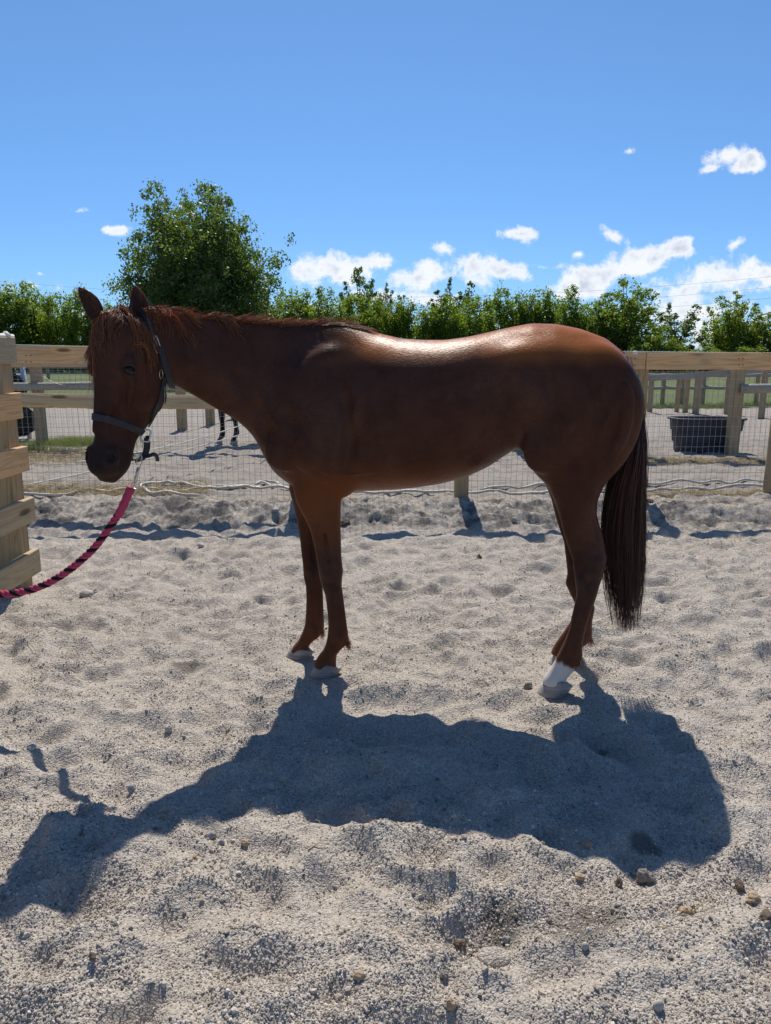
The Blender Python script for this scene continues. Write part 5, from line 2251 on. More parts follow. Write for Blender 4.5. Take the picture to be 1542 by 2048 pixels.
def crown_tree(name, H, W, trunk_h, seed, nclump, per, leaf, clump_r, leafmat, shape='oval', squash=1.0, root=None, sparse=False):
    g = np.random.default_rng(seed)
    C, R = [], []
    limbs = MB()
    top = H
    if shape == 'column':
        k = 0
        while len(C) < nclump:
            z = trunk_h * .3 + (H - trunk_h * .3) * g.random()
            f = z / H
            rad = W / 2 * (1 - .55 * max(0, f - .72) / .28) * (.82 + .18 * math.sin(f * 9 + seed))
            a = g.random() * 2 * math.pi
            q = rad * g.random() ** .42
            # plumes: tops at different heights round the crown
            lim = H * (.86 + .14 * math.sin(a * 3 + seed) * math.cos(q * 2.3 + seed * 2) - .26 * (q / (W / 2)) ** 2.2)
            if z > lim:
                continue
            C.append((q * math.cos(a), q * math.sin(a), z))
            R.append(clump_r * (.55 + .75 * g.random()))
    else:
        nb = (46 if H > 10.2 else 28) if not sparse else 15
        cz = trunk_h + (H - trunk_h) * .46
        tips = []
        for i in range(nb):
            th = math.acos(1 - 1.55 * (i + .5) / nb)
            ph = i * 2.39996 + g.normal(0, .25)
            k = g.uniform(.84, 1.04)
            zz = cz + (H - cz) * math.cos(th) * k if math.cos(th) > 0 else cz + (cz - trunk_h * .7) * math.cos(th) * k
            xx = W / 2 * math.sin(th) * math.cos(ph) * k
            yy = W / 2 * math.sin(th) * math.sin(ph) * k
            tips.append((xx, yy, zz))
        for t in tips:
            t = np.array(t)
            b0 = np.array([0, 0, trunk_h * .7 + (t[2] - trunk_h) * .28])
            mid = b0 * .5 + t * .5 + np.array([0, 0, -(H * .03)])
            path = catmull([b0, mid, t], 4)
            limbs.tube([tuple(p) for p in path], list(np.linspace(W * .014, W * .003, len(path))), 5)
            m = max(3, nclump // nb)
            for j in range(m):
                f = .30 + .70 * g.random() ** (.6 if not sparse else .4)
                p = path[min(len(path) - 1, int(f * (len(path) - 1)))]
                sp = W * (.085 if not sparse else .05)
                C.append(tuple(p + g.normal(0, sp, 3)))
                R.append(clump_r * (.45 + .9 * g.random()))
            # sprays standing out of the outline
            for j in range(3):
                q = t + (t - np.array([0, 0, cz])) * (.01 + .045 * g.random()) + g.normal(0, W * .035, 3)
                C.append(tuple(q))
                R.append(clump_r * .5)
    V, F = leaf_cloud(np.array(C), np.array(R), per, leaf, g, squash, .0)
    V[:, 2] = np.maximum(V[:, 2], .1)
    me = np_mesh('crown', V, F)
    me.materials.append(leafmat)
    tr = MB()
    r0 = max(.07, W * .022)
    tr.tube([(0, 0, -.2), (.02 * W * g.normal(), 0, trunk_h * .5), (0, .02 * W * g.normal(), trunk_h), (0, 0, H * .72)], [r0 * 1.25, r0, r0 * .85, r0 * .25], 9)
    tr.v += []
    b = len(tr.v)
    tr.v.extend(limbs.v)
    tr.f.extend([tuple(i + b for i in f) for f in limbs.f])
    tm = tr.mesh('trunk', True)
    tm.materials.append(M['bark'])
    return me, tm


def place_tree(name, me, tm, loc, sc, rz, label, group=None):
    r = empty(name, loc, (0, 0, rz), label=label, category='tree')
    r.scale = sc
    if group:
        r['group'] = group
    c = bpy.data.objects.new('crown', me)
    COL.objects.link(c)
    c.parent = r
    t = bpy.data.objects.new('trunk', tm)
    COL.objects.link(t)
    t.parent = r
    return r


# big dark tree left of the middle, about forty metres off
D = 40.0
gx = at_depth(402, 725, D)[0]
ztop = at_depth(402, 352, D)[2]
me_, tm_ = crown_tree('big', ztop * .935, 7.4, 1.6, 5, 2300, 40, .165, .52, M['leaf_dark'], 'round')
place_tree('broadleaf_tree', me_, tm_, (gx, D, .1), (1, 1, 1), .7, 'large dark green broadleaf tree rising alone above the horse ears')

# row of dense trees along the far side of the meadow
hedge_var = [crown_tree('h', 10.0, 5.4, 1.2, 30 + i, 460, 24, .29, .66, M['leaf_hedge'], 'column', 1.25) for i in range(5)]
round_var = [crown_tree('r', 10.0, 7.0, 1.8, 50 + i, 460, 24, .27, .60, M['leaf_hedge'], 'round') for i in range(3)]
thin_var = [crown_tree('t', 10.0, 6.0, 2.5, 70 + i, 150, 28, .27, .52, M['leaf_far'], 'round', sparse=True) for i in range(3)]
row = [  # centre px, top y, width px, kind, variant, label
    (-75, 566, 120, 'h', 0, 'dense hedge tree at the far row, cut off by the left picture edge'),
    (8, 560, 110, 'h', 1, 'tall dense tree above the leftmost fence post in the far row'),
    (62, 566, 90, 'h', 2, 'dense tree in the far row, second from the left picture edge'),
    (112, 582, 80, 'h', 3, 'lower dense tree in the far row, just left of the horse left ear tip'),
    (158, 577, 80, 'h', 4, 'dense tree in the far row directly behind the leftmost ear of the horse'),
    (196, 594, 60, 'h', 0, 'short dense tree in the far row, between the two ears of the horse'),
    (260, 615, 90, 'h', 1, 'dense tree of the far row partly behind the left edge of the big dark tree'),
    (330, 610, 90, 'h', 2, 'dense tree of the far row behind the left half of the big dark tree'),
    (400, 600, 90, 'h', 3, 'dense tree of the far row behind the middle of the big dark tree'),
    (470, 600, 90, 'h', 4, 'dense tree of the far row behind the right half of the big dark tree'),
    (535, 590, 90, 'h', 0, 'dense tree of the far row at the right edge of the big dark tree'),
    (592, 572, 90, 'h', 1, 'yellow green dense tree just right of the big dark tree'),
    (650, 574, 84, 'h', 2, 'dense tree in the far row above the middle of the horse neck crest'),
    (706, 585, 84, 'h', 3, 'dense tree in the far row above the horse withers'),
    (756, 594, 74, 'h', 4, 'lower dense tree in the far row, just right of the withers'),
    (806, 592, 70, 'h', 0, 'narrow dense tree left of the gap above the horse back'),
    (858, 604, 60, 'h', 1, 'short dense tree just right of the gap above the horse back'),
    (900, 592, 84, 'h', 2, 'dense tree in the far row above the middle of the horse back'),
    (955, 586, 76, 'h', 3, 'dense tree in the far row above the horse loin'),
    (1003, 574, 80, 'h', 4, 'round topped dense tree above the horse loin, left of the croup'),
    (1052, 576, 66, 'h', 0, 'dense tree in the far row right above the horse croup'),
    (1096, 572, 76, 'h', 1, 'dense tree in the far row above the rear half of the croup'),
    (1146, 573, 72, 'h', 2, 'last dense tree of the closed row, above the slope of the rump'),
    (1200, 596, 110, 'r', 1, 'loose green tree right of the closed row, above the rump'),
    (1258, 560, 136, 'r', 0, 'tall broad tree with yellow green lower leaves above the top of the tail'),
    (1356, 606, 110, 't', 0, 'greyish loose tree above the right fence rail'),
    (1476, 588, 116, 'r', 2, 'round full tree standing by itself near the right edge'),
    (1556, 622, 110, 'r', 1, 'tree cut off by the right picture edge'),
    (1640, 590, 110, 'r', 0, 'tree beyond the right picture edge in the far row'),
    (1300, 668, 80, 'h', 3, 'low bush under the tall broad tree on the right'),
    (1345, 676, 60, 'h', 4, 'low bush under the greyish loose tree'),
    (1420, 694, 90, 'h', 2, 'lowest bush in the gap between greyish tree and round full tree'),
    (1500, 690, 80, 'h', 0, 'low bush under the round full tree'),
    (-160, 566, 120, 'h', 3, 'dense tree beyond the left picture edge'),
    (-250, 570, 120, 'h', 1, 'second dense tree beyond the left picture edge'),
    (-345, 566, 120, 'h', 4, 'third dense tree beyond the left picture edge'),
    (-440, 572, 120, 'h', 0, 'fourth dense tree beyond the left picture edge'),
    (-540, 568, 120, 'h', 2, 'fifth and last dense tree beyond the left picture edge'),
    (1740, 596, 120, 'r', 2, 'second tree beyond the right picture edge in the far row'),
    (1850, 590, 120, 'r', 1, 'third tree beyond the right picture edge in the far row'),
    (722, 526, 84, 't', 1, 'tall thin dark tree sticking out above the row over the withers'),
    (775, 562, 50, 't', 2, 'small thin tree sticking out right beside the tall thin dark tree'),
    (910, 556, 100, 't', 0, 'thin leaved tree top standing over the row above the horse back'),
    (1440, 640, 70, 't', 2, 'half bare tree between greyish tree and round full tree'),
]
gt = np.random.default_rng(8)
for i, (px, ty, wpx, kind, var, lab) in enumerate(row):
    Dd = 88 + gt.uniform(-3, 4) + (7 if kind == 't' else 0) - (6 if ty > 640 else 0)
    zt_ = at_depth(px, ty, Dd)[2] - .1
    x0, x1 = at_depth(px - wpx / 2, ty, Dd)[0], at_depth(px + wpx / 2, ty, Dd)[0]
    vs = {'h': hedge_var, 'r': round_var, 't': thin_var}[kind]
    me_, tm_ = vs[var % len(vs)]
    w0 = {'h': 5.4, 'r': 7.0, 't': 6.0}[kind]
    sx = (x1 - x0) * 1.12 / w0
    if sx < .05:
        continue
    place_tree({'h': 'hedge_tree', 'r': 'field_tree', 't': 'thin_tree'}[kind], me_, tm_, (x0 / 2 + x1 / 2, Dd, .1), (sx, max(sx, .8), zt_ / 10.0 * (1.02 if kind == 'h' else .97)), gt.random() * 6.28, lab, 'trees along the far side of the meadow')
# undergrowth that closes the foot of the row
g_ = np.random.default_rng(77)
cs = np.stack([g_.uniform(-70, 70, 2600), g_.uniform(93, 97, 2600), np.zeros(2600)], 1)
lim = 3.4 + 1.0 * perlin(cs[:, 0] * .21, cs[:, 0] * 0 + 4.1) * 2 + np.where(cs[:, 0] < 14, 1.6, -1.6)
cs[:, 2] = g_.random(2600) * np.maximum(lim, .8)
V_, F_ = leaf_cloud(cs, np.full(2600, .9), 16, .5, g_)
V_[:, 2] = np.maximum(V_[:, 2], .05)
link_mesh('undergrowth', np_mesh('undergrowth', V_, F_), M['leaf_hedge'], kind='stuff', label='dark undergrowth filling the foot of the far tree row', category='undergrowth')

# ------------------------------------------------------------------ power line behind the trees
pl = empty('power_line', (0, 150, 0), label='thin power line wires hanging high across the sky behind the trees', category='power line')
mw_ = mat_simple('cable', (0.06, 0.065, 0.075), .6, 0, .1, 5)
for k, (zc, yy) in enumerate([(9.6, 150), (11.6, 150), (13.6, 150), (6.6, 150)]):
    path = []
    for x in np.linspace(-120, 120, 41):
        path.append((x, (yy - 150), zc + (x * x) * .00062 + .006 * x * (1 if k < 9 else 0)))
    m = MB()
    m.tube(path, .016, 4)
    m.build('wire', mw_, pl)
for sx in (-1, 1):
    m = MB()
    m.tube([(sx * 118, 0, 0), (sx * 118, 0, 24)], [.3, .2], 10)
    m.box((sx * 118, 0, 22.5), (4.5, .2, .2))
    m.box((sx * 118, 0, 19.5), (4.5, .2, .2))
    m.build('pole', M['bark'], pl)


# ------------------------------------------------------------------ halter
halter = empty('halter', tuple(hd2w(0, 0, .3)), label='worn grey leather halter buckled round the head of the chestnut horse', category='halter')
HL = halter.location


def strap(pts, w, th, name='strap', mat='leather', lift=.003, per=6, on_skin=True, normals=None, width_dir=None):
    """Flat strap through world points; on_skin keeps it resting on the hide."""
    P = catmull(pts, per)
    out = []
    for i, p in enumerate(P):
        if on_skin:
            q, n = snap(p, lift + th / 2, 10)
        else:
            q = p
            n = dirw(fgrad(w2h(p))) if normals is None else np.array(normals)
        out.append((np.array(q), np.array(n)))
    pts_ = [o[0] for o in out]
    for _ in range(2):
        pts_ = [pts_[0]] + [(pts_[i - 1] + 2 * pts_[i] + pts_[i + 1]) / 4 for i in range(1, len(pts_) - 1)] + [pts_[-1]]
    m = MB()
    V, F = [], []
    for i, p in enumerate(pts_):
        t = pts_[min(i + 1, len(pts_) - 1)] - pts_[max(i - 1, 0)]
        t = t / (np.linalg.norm(t) + 1e-9)
        n = out[i][1]
        n = n - t * np.dot(n, t)
        n /= np.linalg.norm(n) + 1e-9
        b = np.cross(t, n)
        for (x, y) in ((-.5, -.35), (-.42, -.5), (.42, -.5), (.5, -.35), (.5, .35), (.42, .5), (-.42, .5), (-.5, .35)):
            V.append(tuple(p + b * w * x + n * th * y - np.array(HL)))
    k = 8
    for i in range(len(pts_) - 1):
        for j in range(k):
            j2 = (j + 1) % k
            F.append((i * k + j, i * k + j2, (i + 1) * k + j2, (i + 1) * k + j))
    F.append(tuple(range(k))[::-1])
    F.append(tuple((len(pts_) - 1) * k + j for j in range(k)))
    m.add(V, F)
    return m.build(name, M[mat], halter, False)


def ring_at(c, n, up, rx, ry, r, name, mat, parent, square=False):
    n = np.array(n) / np.linalg.norm(n)
    up = np.array(up) - n * np.dot(up, n)
    up /= np.linalg.norm(up)
    sd_ = np.cross(n, up)
    path = []
    K = 24
    for i in range(K):
        a = 2 * math.pi * i / K
        ca_, sa_ = math.cos(a), math.sin(a)
        if square:
            ca_ = math.copysign(abs(ca_) ** .4, ca_)
            sa_ = math.copysign(abs(sa_) ** .4, sa_)
        path.append(Vector(c + sd_ * rx * ca_ + up * ry * sa_) - parent.location)
    m = MB()
    m.tube(path, r, 6, closed=True)
    return m.build(name, M[mat], parent, True)


def hp(px, py):
    return hit(px, py, .002)[0]


# crown piece: from the far side over the poll and down behind the near ear
crown = [hd2w(-.080, -.075, .10), hd2w(-.06, -.09, .01), hd2w(0, -.10, -.045), hp(290, 634), hp(299, 655), hp(306, 675), hp(315, 700)]
strap(crown, .022, .004)
strap([hp(315, 696), hp(324, 722), hp(333, 748), hp(344, 781)], .024, .005, name='strap_end', lift=.009)
bc, bn = hit(313, 689, .008)
ring_at(bc, bn, bc - hp(322, 720), .017, .028, .0030, 'buckle', 'steel', halter, True)
m = MB()
a_, b_ = Vector(bc) - HL, Vector(hit(308, 676, .008)[0]) - HL
m.tube([a_, b_], .0022, 5)
m.build('buckle_tongue', M['steel'], halter)
# cheek piece down to the noseband ring
strap([hp(318, 700), hp(323, 725), hp(327, 742)], .020, .004, lift=.002)
strap([hp(327, 755), hp(322, 785), hp(312, 815), hp(304, 838), hp(297, 855)], .022, .0045, lift=.004)
rc, rn = hit(322, 748, .006)
ring_at(rc, rn, (0, 0, 1), .012, .016, .0026, 'ring', 'brass', halter)
# noseband
nb_far = [hd2w(-.045, -.085, .455), hd2w(-.064, -.03, .435), hd2w(-.052, .020, .420)]
strap(nb_far + [hp(192, 834), hp(215, 839), hp(242, 848), hp(268, 858), hp(286, 866)], .024, .005, name='noseband', lift=.003)
sc, sn = hit(287, 866, .006)
sc = at_depth(291, 871, sc[1])
ring_at(sc, (.35, -1, .1), (0.25, 0, 1), .016, .022, .0036, 'square_ring', 'steel', halter, True)
# far cheek piece
strap([hd2w(-.095, -.08, .16), hd2w(-.092, -.085, .26), hd2w(-.07, -.085, .36), hd2w(-.045, -.085, .455)], .022, .004)
# throat strap
strap([hp(330, 752), hp(335, 785), hp(333, 808)], .020, .004, name='throat_strap')
ring_at(hit(333, 776, .010)[0], hit(333, 776, .01)[1], (0, 0, 1), .007, .016, .0022, 'snap_hook', 'brass', halter)
# chin strap: hangs from the noseband ring below the jaw
cs0 = np.array(sc)
dY = np.array([0, cs0[1], 0])


def cp(px, py, dy=0.0):
    return at_depth(px, py, cs0[1] + dy)


strap([cp(292, 876, .0), cp(292, 892, .005), cp(288, 910, .0), cp(279, 919, -.01), cp(270, 922, -.02)], .015, .008, name='chin_strap', on_skin=False, normals=(.1, -1, .1))
strap([cp(294, 872, .01), cp(297, 892, .02), cp(290, 914, .02), cp(276, 921, .0)], .014, .008, name='chin_strap', on_skin=False, normals=(.4, -1, .2))
strap([cp(286, 914, .0), cp(298, 912, -.012), cp(308, 908, -.012), cp(314, 914, -.008), cp(315, 922, -.004)], .013, .008, name='chin_strap_end', on_skin=False, normals=(.1, -.8, .6))
strap([cp(270, 921, -.01), cp(262, 918, .03), hd2w(.02, -.105, .50), hd2w(-.03, -.10, .47), hd2w(-.045, -.085, .455)], .022, .005, name='chin_strap', on_skin=False, normals=(0, -.3, -1))
ring_at(cp(275, 915, -.018), (0.1, -1, 0), (0, 0, 1), .0155, .0165, .0024, 'lead_ring', 'steel', halter)

# ------------------------------------------------------------------ lead rope
RD = cs0[1] - .02
lead_c = at_depth(266, 972, RD)
lead = empty('lead_rope', tuple(lead_c), label='pink and black twisted cotton lead rope clipped under the horse chin', category='lead rope')


def lp(px, py, dy=0.0):
    return at_depth(px, py, RD + dy)


# snap: eye, swivel and hook
ring_at(lp(271, 972), (0.15, -1, .1), (0.25, 0, 1), .016, .011, .0024, 'snap_eye', 'steel', lead)
m = MB()
m.tube(rel([lp(271, 966), lp(273, 958), lp(275, 946), lp(278, 936)], lead), [.0055, .0048, .0042, .003], 8)
m.build('snap_shank', M['steel'], lead, True)
m = MB()
m.tube(rel([lp(273, 960), lp(276, 946), lp(280, 934), lp(284, 925), lp(282, 918), lp(277, 916), lp(273, 921), lp(273, 930)], lead), .0026, 7)
m.build('snap_hook', M['steel'], lead, True)
m = MB()
m.tube(rel([lp(269, 958), lp(272, 946), lp(275, 934)], lead), .0022, 6)
m.build('snap_gate', M['steel'], lead, True)
cl = [lp(262, 975), lp(255, 992), lp(246, 1012), lp(236, 1032)]
m = MB()
m.tube(rel([tuple(p) for p in catmull(cl, 5)], lead), [.0165] + [.0158 + .0012 * math.sin(i * 1.7) for i in range(14)] + [.0150], 12)
m.build('rope_splice', M['pink'], lead, True)
m = MB()
m.tube(rel([lp(259, 976, -.008), lp(257, 984, -.010), lp(252, 989, -.006)], lead), [.007, .006, .003], 8)
m.build('splice_end', M['blackrope'], lead, True)
rpath = catmull([lp(237, 1029), lp(222, 1050), lp(206, 1073), lp(188, 1096), lp(166, 1117), lp(142, 1137), lp(116, 1155), lp(88, 1170), lp(60, 1180), lp(30, 1186), lp(0, 1188), lp(-40, 1184), lp(-90, 1168), lp(-150, 1130)], 6)
outs = twisted(lead, rpath, .0142, [M['pink'], M['blackrope'], M['pink']], 'strand', turns=15, n=3, per=14)

# ------------------------------------------------------------------ stones and clods
def lump(px, py, w, h, mat, label, cat, seed, name='stone', rough=.22, sink=.25, depth=None, group=None):
    """An irregular lump w x h (photo px) lying on the sand."""
    p = ground_at(px, py + h * .3)
    k = math.hypot(p[1], CAM_H) / FPX
    W, Hh = w * k, h * k * 1.15
    g = np.random.default_rng(seed)
    import bmesh
    bm = bmesh.new()
    bmesh.ops.create_icosphere(bm, subdivisions=3, radius=1.0)
    ph = g.random(9) * 6.28
    fr = g.uniform(1.2, 3.4, 9)
    for v in bm.verts:
        x, y, z = v.co
        d = 1 + rough * (math.sin(x * fr[0] + ph[0]) * math.sin(y * fr[1] + ph[1]) + .6 * math.sin(z * fr[2] * 2 + ph[2]) * math.sin(x * fr[3] * 2 + ph[3]) + .35 * math.sin(y * fr[4] * 4 + ph[4]) * math.sin(z * fr[5] * 3.3 + ph[5]) + .25 * g.normal() * (rough > .2) * .35)
        v.co = v.co * d
        v.co.x *= W / 2
        v.co.y *= (depth or W * .8) / 2
        v.co.z *= Hh / 2
    me = bpy.data.meshes.new(name)
    bm.to_mesh(me)
    bm.free()
    if rough < .2:
        me.polygons.foreach_set('use_smooth', np.ones(len(me.polygons), dtype=bool))
    o = link_mesh(name, me, M[mat], None, loc=(p[0], p[1], p[2] + Hh * (.5 - sink)), rot=(g.normal(0, .1), g.normal(0, .1), g.normal(0, .4)), label=label, category=cat)
    if group:
        o['group'] = group
    return o


M['stone_sand'] = M['sand']
SG = 'stones and clods lying on the sand'
for k, a in enumerate([
    (174, 1181, 28, 13, 'stone_pale', 'smooth pale flat stone below the lead rope at the left', 'stone', .10, 'stone'),
    (337, 1460, 15, 13, 'stone_pale', 'pale angular stone on bright sand above the neck shadow', 'stone', .2, 'stone'),
    (65, 1506, 20, 9, 'stone_pale', 'pale flat stone near the left edge beside the rope shadow', 'stone', .12, 'stone'),
    (263, 1578, 17, 14, 'stone_grey', 'small grey stone at the upper edge of the neck shadow', 'stone', .22, 'stone'),
    (566, 1566, 22, 13, 'stone_grey', 'grey stone inside the shadow, the right one of a close pair', 'stone', .2, 'stone'),
    (540, 1573, 20, 12, 'stone_grey', 'grey stone inside the shadow, the left one of a close pair', 'stone', .2, 'stone'),
    (420, 1672, 20, 15, 'stone_grey', 'grey angular stone at the lower edge of the neck shadow', 'stone', .22, 'stone'),
    (443, 1685, 12, 12, 'stone_grey', 'small grey stone just right of the angular one by the neck shadow', 'stone', .22, 'stone'),
    (490, 1686, 15, 11, 'stone_tan', 'orange tan stone below the shadow of the neck', 'stone', .22, 'stone'),
    (389, 1718, 14, 10, 'stone_tan', 'small orange stone on the slope under the neck shadow', 'stone', .22, 'stone'),
    (185, 1913, 14, 11, 'clod', 'small dark clod near the lower left corner', 'clod', .3, 'clod'),
    (717, 1953, 20, 14, 'stone_tan', 'tan stone in the gravel at the bottom middle', 'stone', .2, 'stone'),
    (1293, 1755, 30, 22, 'clod_grey', 'large crumbly grey brown clod below the rump shadow', 'clod', .28, 'clod'),
    (1238, 1767, 16, 13, 'clod', 'reddish dark clod just left of the large crumbly one', 'clod', .3, 'clod'),
    (1160, 1748, 17, 11, 'stone_tan', 'flat reddish stone under the middle of the rump shadow edge', 'stone', .25, 'stone'),
    (1506, 1800, 28, 17, 'stone_tan', 'yellow brown lump of dry dung near the right edge', 'clod', .3, 'clod'),
    (1480, 1771, 20, 14, 'clod', 'dark crumb just above the yellow brown lump at the right', 'clod', .3, 'clod'),
    (1532, 1840, 26, 18, 'clod', 'dark clod cut by the right picture edge', 'clod', .3, 'clod'),
    (1371, 1822, 24, 13, 'stone_tan', 'small yellow brown clod with a straw beside it', 'clod', .3, 'clod'),
    (903, 2009, 20, 18, 'stone_tan', 'brown oval dropping at the bottom edge right of the middle', 'clod', .25, 'clod'),
    (1316, 2012, 18, 22, 'stone_pale', 'egg shaped pale grey stone at the bottom right', 'stone', .08, 'stone'),
    (889, 1949, 15, 13, 'clod_grey', 'dark grey stone below the pawed hole at the bottom middle', 'stone', .22, 'stone'),
    (919, 1890, 18, 13, 'clod', 'dark cluster of clods left of the pale mound', 'clod', .32, 'clod'),
    (1013, 1878, 14, 12, 'stone_grey', 'small round stone under the left pawed hole', 'stone', .15, 'stone'),
    (1170, 1898, 13, 11, 'stone_pale', 'small pale stone under the right pawed hole', 'stone', .15, 'stone'),
    (989, 1912, 58, 22, 'stone_sand', 'broad pale stone half buried between the pawed holes and the bottom edge', 'stone', .10, 'buried'),
    (1056, 1373, 16, 15, 'clod_grey', 'dark lump in front of the white hind hoof', 'clod', .28, 'clod'),
    (1174, 1687, 22, 16, 'clod_grey', 'dim stone inside the rump shadow', 'stone', .25, 'stone'),
    (551, 1030, 15, 8, 'stone_pale', 'pale stone by the fence, just left of the front legs', 'stone', .12, 'stone'),
    (1030, 1023, 12, 8, 'stone_pale', 'pale stone by the fence right of the post shadow', 'stone', .12, 'stone'),
    (402, 1092, 14, 8, 'stone_pale', 'little pale stone below the rail shadows between rope and legs', 'stone', .15, 'stone'),
    (958, 1109, 12, 8, 'clod', 'dark crumb under the rail shadow between the leg pairs', 'clod', .3, 'clod'),
    (690, 1054, 20, 12, 'clod', 'dark dropping right behind the near foreleg', 'clod', .3, 'clod'),
    (1206, 1501, 14, 9, 'clod_grey', 'dark clod in the upper part of the rump shadow', 'clod', .3, 'clod'),
    (1296, 1022, 16, 8, 'clod', 'dark clod on the berm just right of the tail', 'clod', .3, 'clod'),
    (905, 1768, 13, 11, 'clod_grey', 'small dark stone on the lit slope below the belly shadow', 'stone', .2, 'stone'),
]):
    lump(*a[:5], a[5], a[6], 100 + k, 'stone' if a[8] == 'buried' else a[8], a[7], group=SG, sink=.46 if a[2] > 50 else .25)


# grit: single grains scattered over the nearest ground, denser close to the camera
def pebble_meshes():
    import bmesh
    col = bpy.data.collections.new('grit_shapes')
    out = []
    for k in range(6):
        bm = bmesh.new()
        bmesh.ops.create_icosphere(bm, subdivisions=1, radius=.5)
        g = np.random.default_rng(300 + k)
        s = g.uniform(.65, 1.1, 3)
        for v in bm.verts:
            v.co = Vector((v.co.x * s[0], v.co.y * s[1], v.co.z * s[2] * .8)) * (1 + .20 * g.normal())
        me = bpy.data.meshes.new('grit_grain')
        bm.to_mesh(me)
        bm.free()
        me.materials.append(M['pebble'])
        o = bpy.data.objects.new('grit_grain', me)
        col.objects.link(o)
        out.append(o)
    return col


def scatter(name, P, scale, coll, label, cat, tilt=True, rnd_seed=1):
    me = bpy.data.meshes.new(name)
    me.vertices.add(len(P))
    me.vertices.foreach_set('co', np.asarray(P, dtype=np.float32).ravel())
    at = me.attributes.new('size', 'FLOAT', 'POINT')
    at.data.foreach_set('value', np.asarray(scale, dtype=np.float32))
    g = np.random.default_rng(rnd_seed)
    r = g.uniform(0, 6.28, (len(P), 3)).astype(np.float32)
    if not tilt:
        r[:, :2] = 0
    ar = me.attributes.new('turn', 'FLOAT_VECTOR', 'POINT')
    ar.data.foreach_set('vector', r.ravel())
    o = bpy.data.objects.new(name, me)
    COL.objects.link(o)
    ng = bpy.data.node_groups.new(name + '_nodes', 'GeometryNodeTree')
    ng.interface.new_socket('Geometry', in_out='INPUT', socket_type='NodeSocketGeometry')
    ng.interface.new_socket('Geometry', in_out='OUTPUT', socket_type='NodeSocketGeometry')
    N = ng.nodes
    gi, go = N.new('NodeGroupInput'), N.new('NodeGroupOutput')
    ci = N.new('GeometryNodeCollectionInfo')
    ci.inputs[0].default_value = coll
    ci.inputs[1].default_value = True
    ci.inputs[2].default_value = True
    ip = N.new('GeometryNodeInstanceOnPoints')
    ip.inputs['Pick Instance'].default_value = True
    a1 = N.new('GeometryNodeInputNamedAttribute')
    a1.data_type = 'FLOAT'
    a1.inputs[0].default_value = 'size'
    a2 = N.new('GeometryNodeInputNamedAttribute')
    a2.data_type = 'FLOAT_VECTOR'
    a2.inputs[0].default_value = 'turn'
    L = ng.links
    L.new(gi.outputs[0], ip.inputs['Points'])
    L.new(ci.outputs[0], ip.inputs['Instance'])
    L.new(a1.outputs[0], ip.inputs['Scale'])
    L.new(a2.outputs[0], ip.inputs['Rotation'])
    L.new(ip.outputs[0], go.inputs[0])
    md = o.modifiers.new('scatter', 'NODES')
    md.node_group = ng
    return tag(o, label, cat, kind='stuff')


def grit_points(n, seed):
    g = np.random.default_rng(seed)
    y = 1.0 + (5.3) * g.random(n) ** 2.1
    x = (g.random(n) - .5) * 2 * (.56 * y + .28)
    # grit gathers in drifts
    d = perlin(x * 3.1 + 5, y * 3.9) + .5 * perlin(x * 9, y * 10 + 3)
    keep = g.random(n) < np.clip(.45 + 1.1 * d, .12, 1)
    x, y = x[keep], y[keep]
    z = terrain(x, y)
    big = g.random(len(x))
    s = .0042 + .0030 * g.random(len(x)) + .006 * (big > .985) + .003 * (big > .90)
    s = s * np.where(y > 2.2, .85, 1.0)
    return np.stack([x, y, z + s * .10], 1), s


P_, S_ = grit_points(260000, 5)
scatter('loose_grit', P_, S_, pebble_meshes(), 'loose grey and tan grit grains scattered over the sand', 'grit')


# straw lying along the fences and here and there on the sand
def straw_pile():
    g = np.random.default_rng(9)
    segs = []
    def add(n, fx, fy, L=.06, r=.0011, up=.012):
        x, y = fx(g, n), fy(g, n)
        z = terrain(x, y)
        a = g.random(n) * math.pi
        l = L * g.uniform(.4, 1.3, n)
        t = g.normal(0, .16, n)
        c = np.stack([x, y, z + g.random(n) * up + .002], 1)
        d = np.stack([np.cos(a), np.sin(a), t], 1) * (l / 2)[:, None]
        k = np.stack([g.normal(0, .004, n), g.normal(0, .004, n), np.abs(g.normal(0, .003, n))], 1)
        segs.append((np.stack([c - d, c + k, c + d], 1), np.full(n, r)))
    add(4200, lambda g, n: g.uniform(-4.4, -1.7, n), lambda g, n: 6.95 + np.abs(g.normal(0, .35, n)), .08, .0017, .03)
    add(2600, lambda g, n: g.normal(-4.9, .7, n), lambda g, n: 10.3 + g.normal(0, .5, n), .09, .0019, .03)
    add(1500, lambda g, n: g.uniform(2.3, 4.6, n), lambda g, n: 6.85 + np.abs(g.normal(0, .12, n)), .07, .0016, .03)
    add(1300, lambda g, n: g.uniform(-4.6, 5, n), lambda g, n: 6.3 + g.normal(0, .30, n), .05, .0011)
    add(2200, lambda g, n: g.normal(4.3, .6, n), lambda g, n: 9.9 + g.normal(0, .16, n), .09, .0018, .02)
    add(1500, lambda g, n: g.normal(-5.0, .7, n), lambda g, n: 10.5 + g.normal(0, .5, n), .09, .0018, .02)
    add(900, lambda g, n: g.uniform(-3, 3, n), lambda g, n: g.uniform(1.4, 6, n), .035, .0008, .006)
    add(1200, lambda g, n: g.uniform(1.6, 4, n), lambda g, n: g.uniform(5.2, 6.3, n), .04, .0010, .008)
    P = np.concatenate([s[0] for s in segs])
    R = np.concatenate([s[1] for s in segs])
    o = strands('loose_straw', P, R, M['straw'], None, np.zeros(3), .9)
    tag(o, 'loose yellow straw along the fence feet and thinly over the sand', 'straw', kind='stuff')


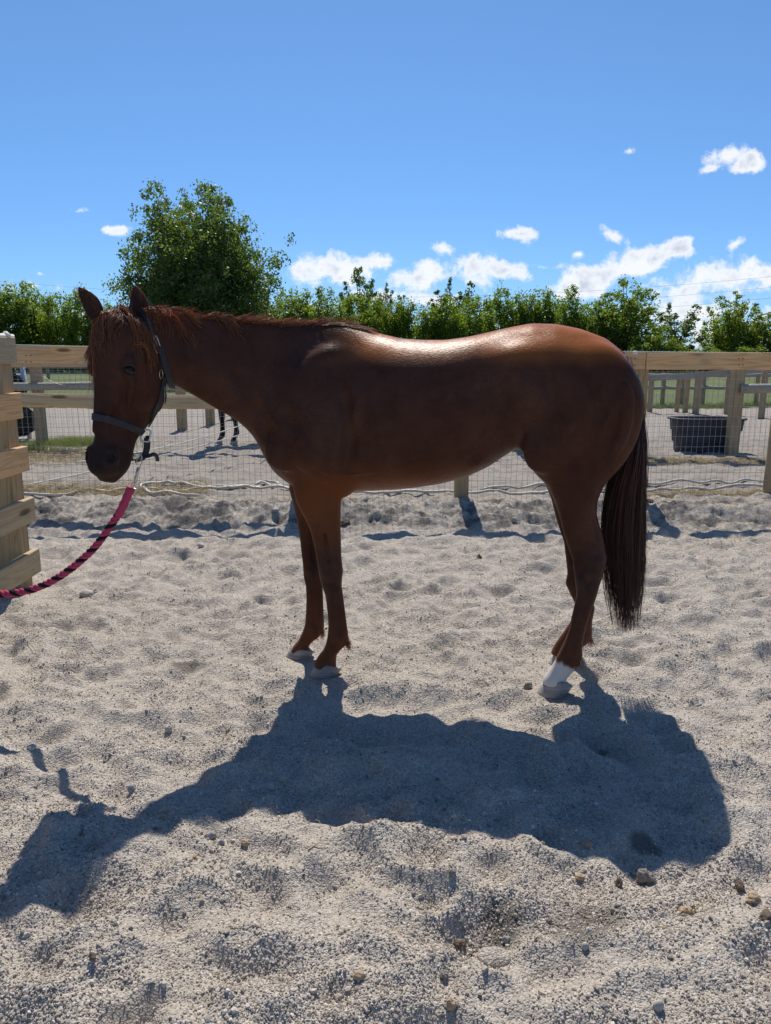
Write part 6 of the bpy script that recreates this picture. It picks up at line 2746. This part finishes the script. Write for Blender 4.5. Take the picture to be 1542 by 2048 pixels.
straw_pile()
for k, (xa, ya, xb, yb, lab) in enumerate([(1384, 1828, 1429, 1798, 'single long straw beside the small yellow brown clod'), (447, 1465, 462, 1482, 'single bent straw on the sand above the neck shadow'),
                                           (617, 1702, 656, 1692, 'pale straw on the lit slope under the neck shadow'), (56, 1284, 72, 1306, 'pale straw at the left below the gate fence'),
                                           (484, 1622, 500, 1604, 'grey stalk at the edge of the neck shadow')]):
    a, b = ground_at(xa, ya), ground_at(xb, yb)
    mid = (a + b) / 2
    mid[2] = max(tz(mid[0], mid[1]), (a[2] + b[2]) / 2) + .012
    m = MB()
    m.tube([tuple(a + np.array([0, 0, .004])), tuple(mid), tuple(b + np.array([0, 0, .006]))], [.0018, .0015, .001], 5)
    o = m.build('straw', M['straw'], None, True, label=lab, category='straw')


# grass tufts at the second fence post on the left and along the meadow edge
def grass():
    g = np.random.default_rng(12)
    n = 5200
    x = g.normal(0, .55, n)
    y = g.normal(0, .22, n)
    c = ground_at(150, 893, .04)
    c2 = ground_at(20, 905, .04)
    x = np.concatenate([c[0] + x * .75, c2[0] + g.normal(0, .5, 1200)])
    y = np.concatenate([c[1] + .15 + y, c2[1] + g.normal(0, .2, 1200)])
    n2 = 9000
    x2 = g.uniform(-14, 18, n2)
    y2 = 21.6 + 1.2 * perlin(x2 * .35, x2 * 0 + 3.3) + np.abs(g.normal(0, .5, n2))
    X, Y = np.concatenate([x, x2]), np.concatenate([y, y2])
    H = np.concatenate([g.uniform(.05, .20, len(x)) * np.exp(-((x - c[0]) / .9) ** 2 * .4), g.uniform(.06, .2, n2)])
    Z = terrain(X, Y, False) + np.where(Y > 20, .03, 0)
    N = len(X)
    P = np.zeros((N, 4, 3))
    ln = g.normal(0, .45, (N, 2))
    for k in range(4):
        f = k / 3
        P[:, k, 0] = X + ln[:, 0] * H * f * f
        P[:, k, 1] = Y + ln[:, 1] * H * f * f
        P[:, k, 2] = Z + H * f * (1 - .25 * f)
    r = np.where(Y > 20, .006, .0028)
    o = strands('grass', P, r, M['grass'], None, np.zeros(3), .1)
    tag(o, 'green grass tufts by the far left fence post and along the meadow edge', 'grass', kind='stuff')


grass()
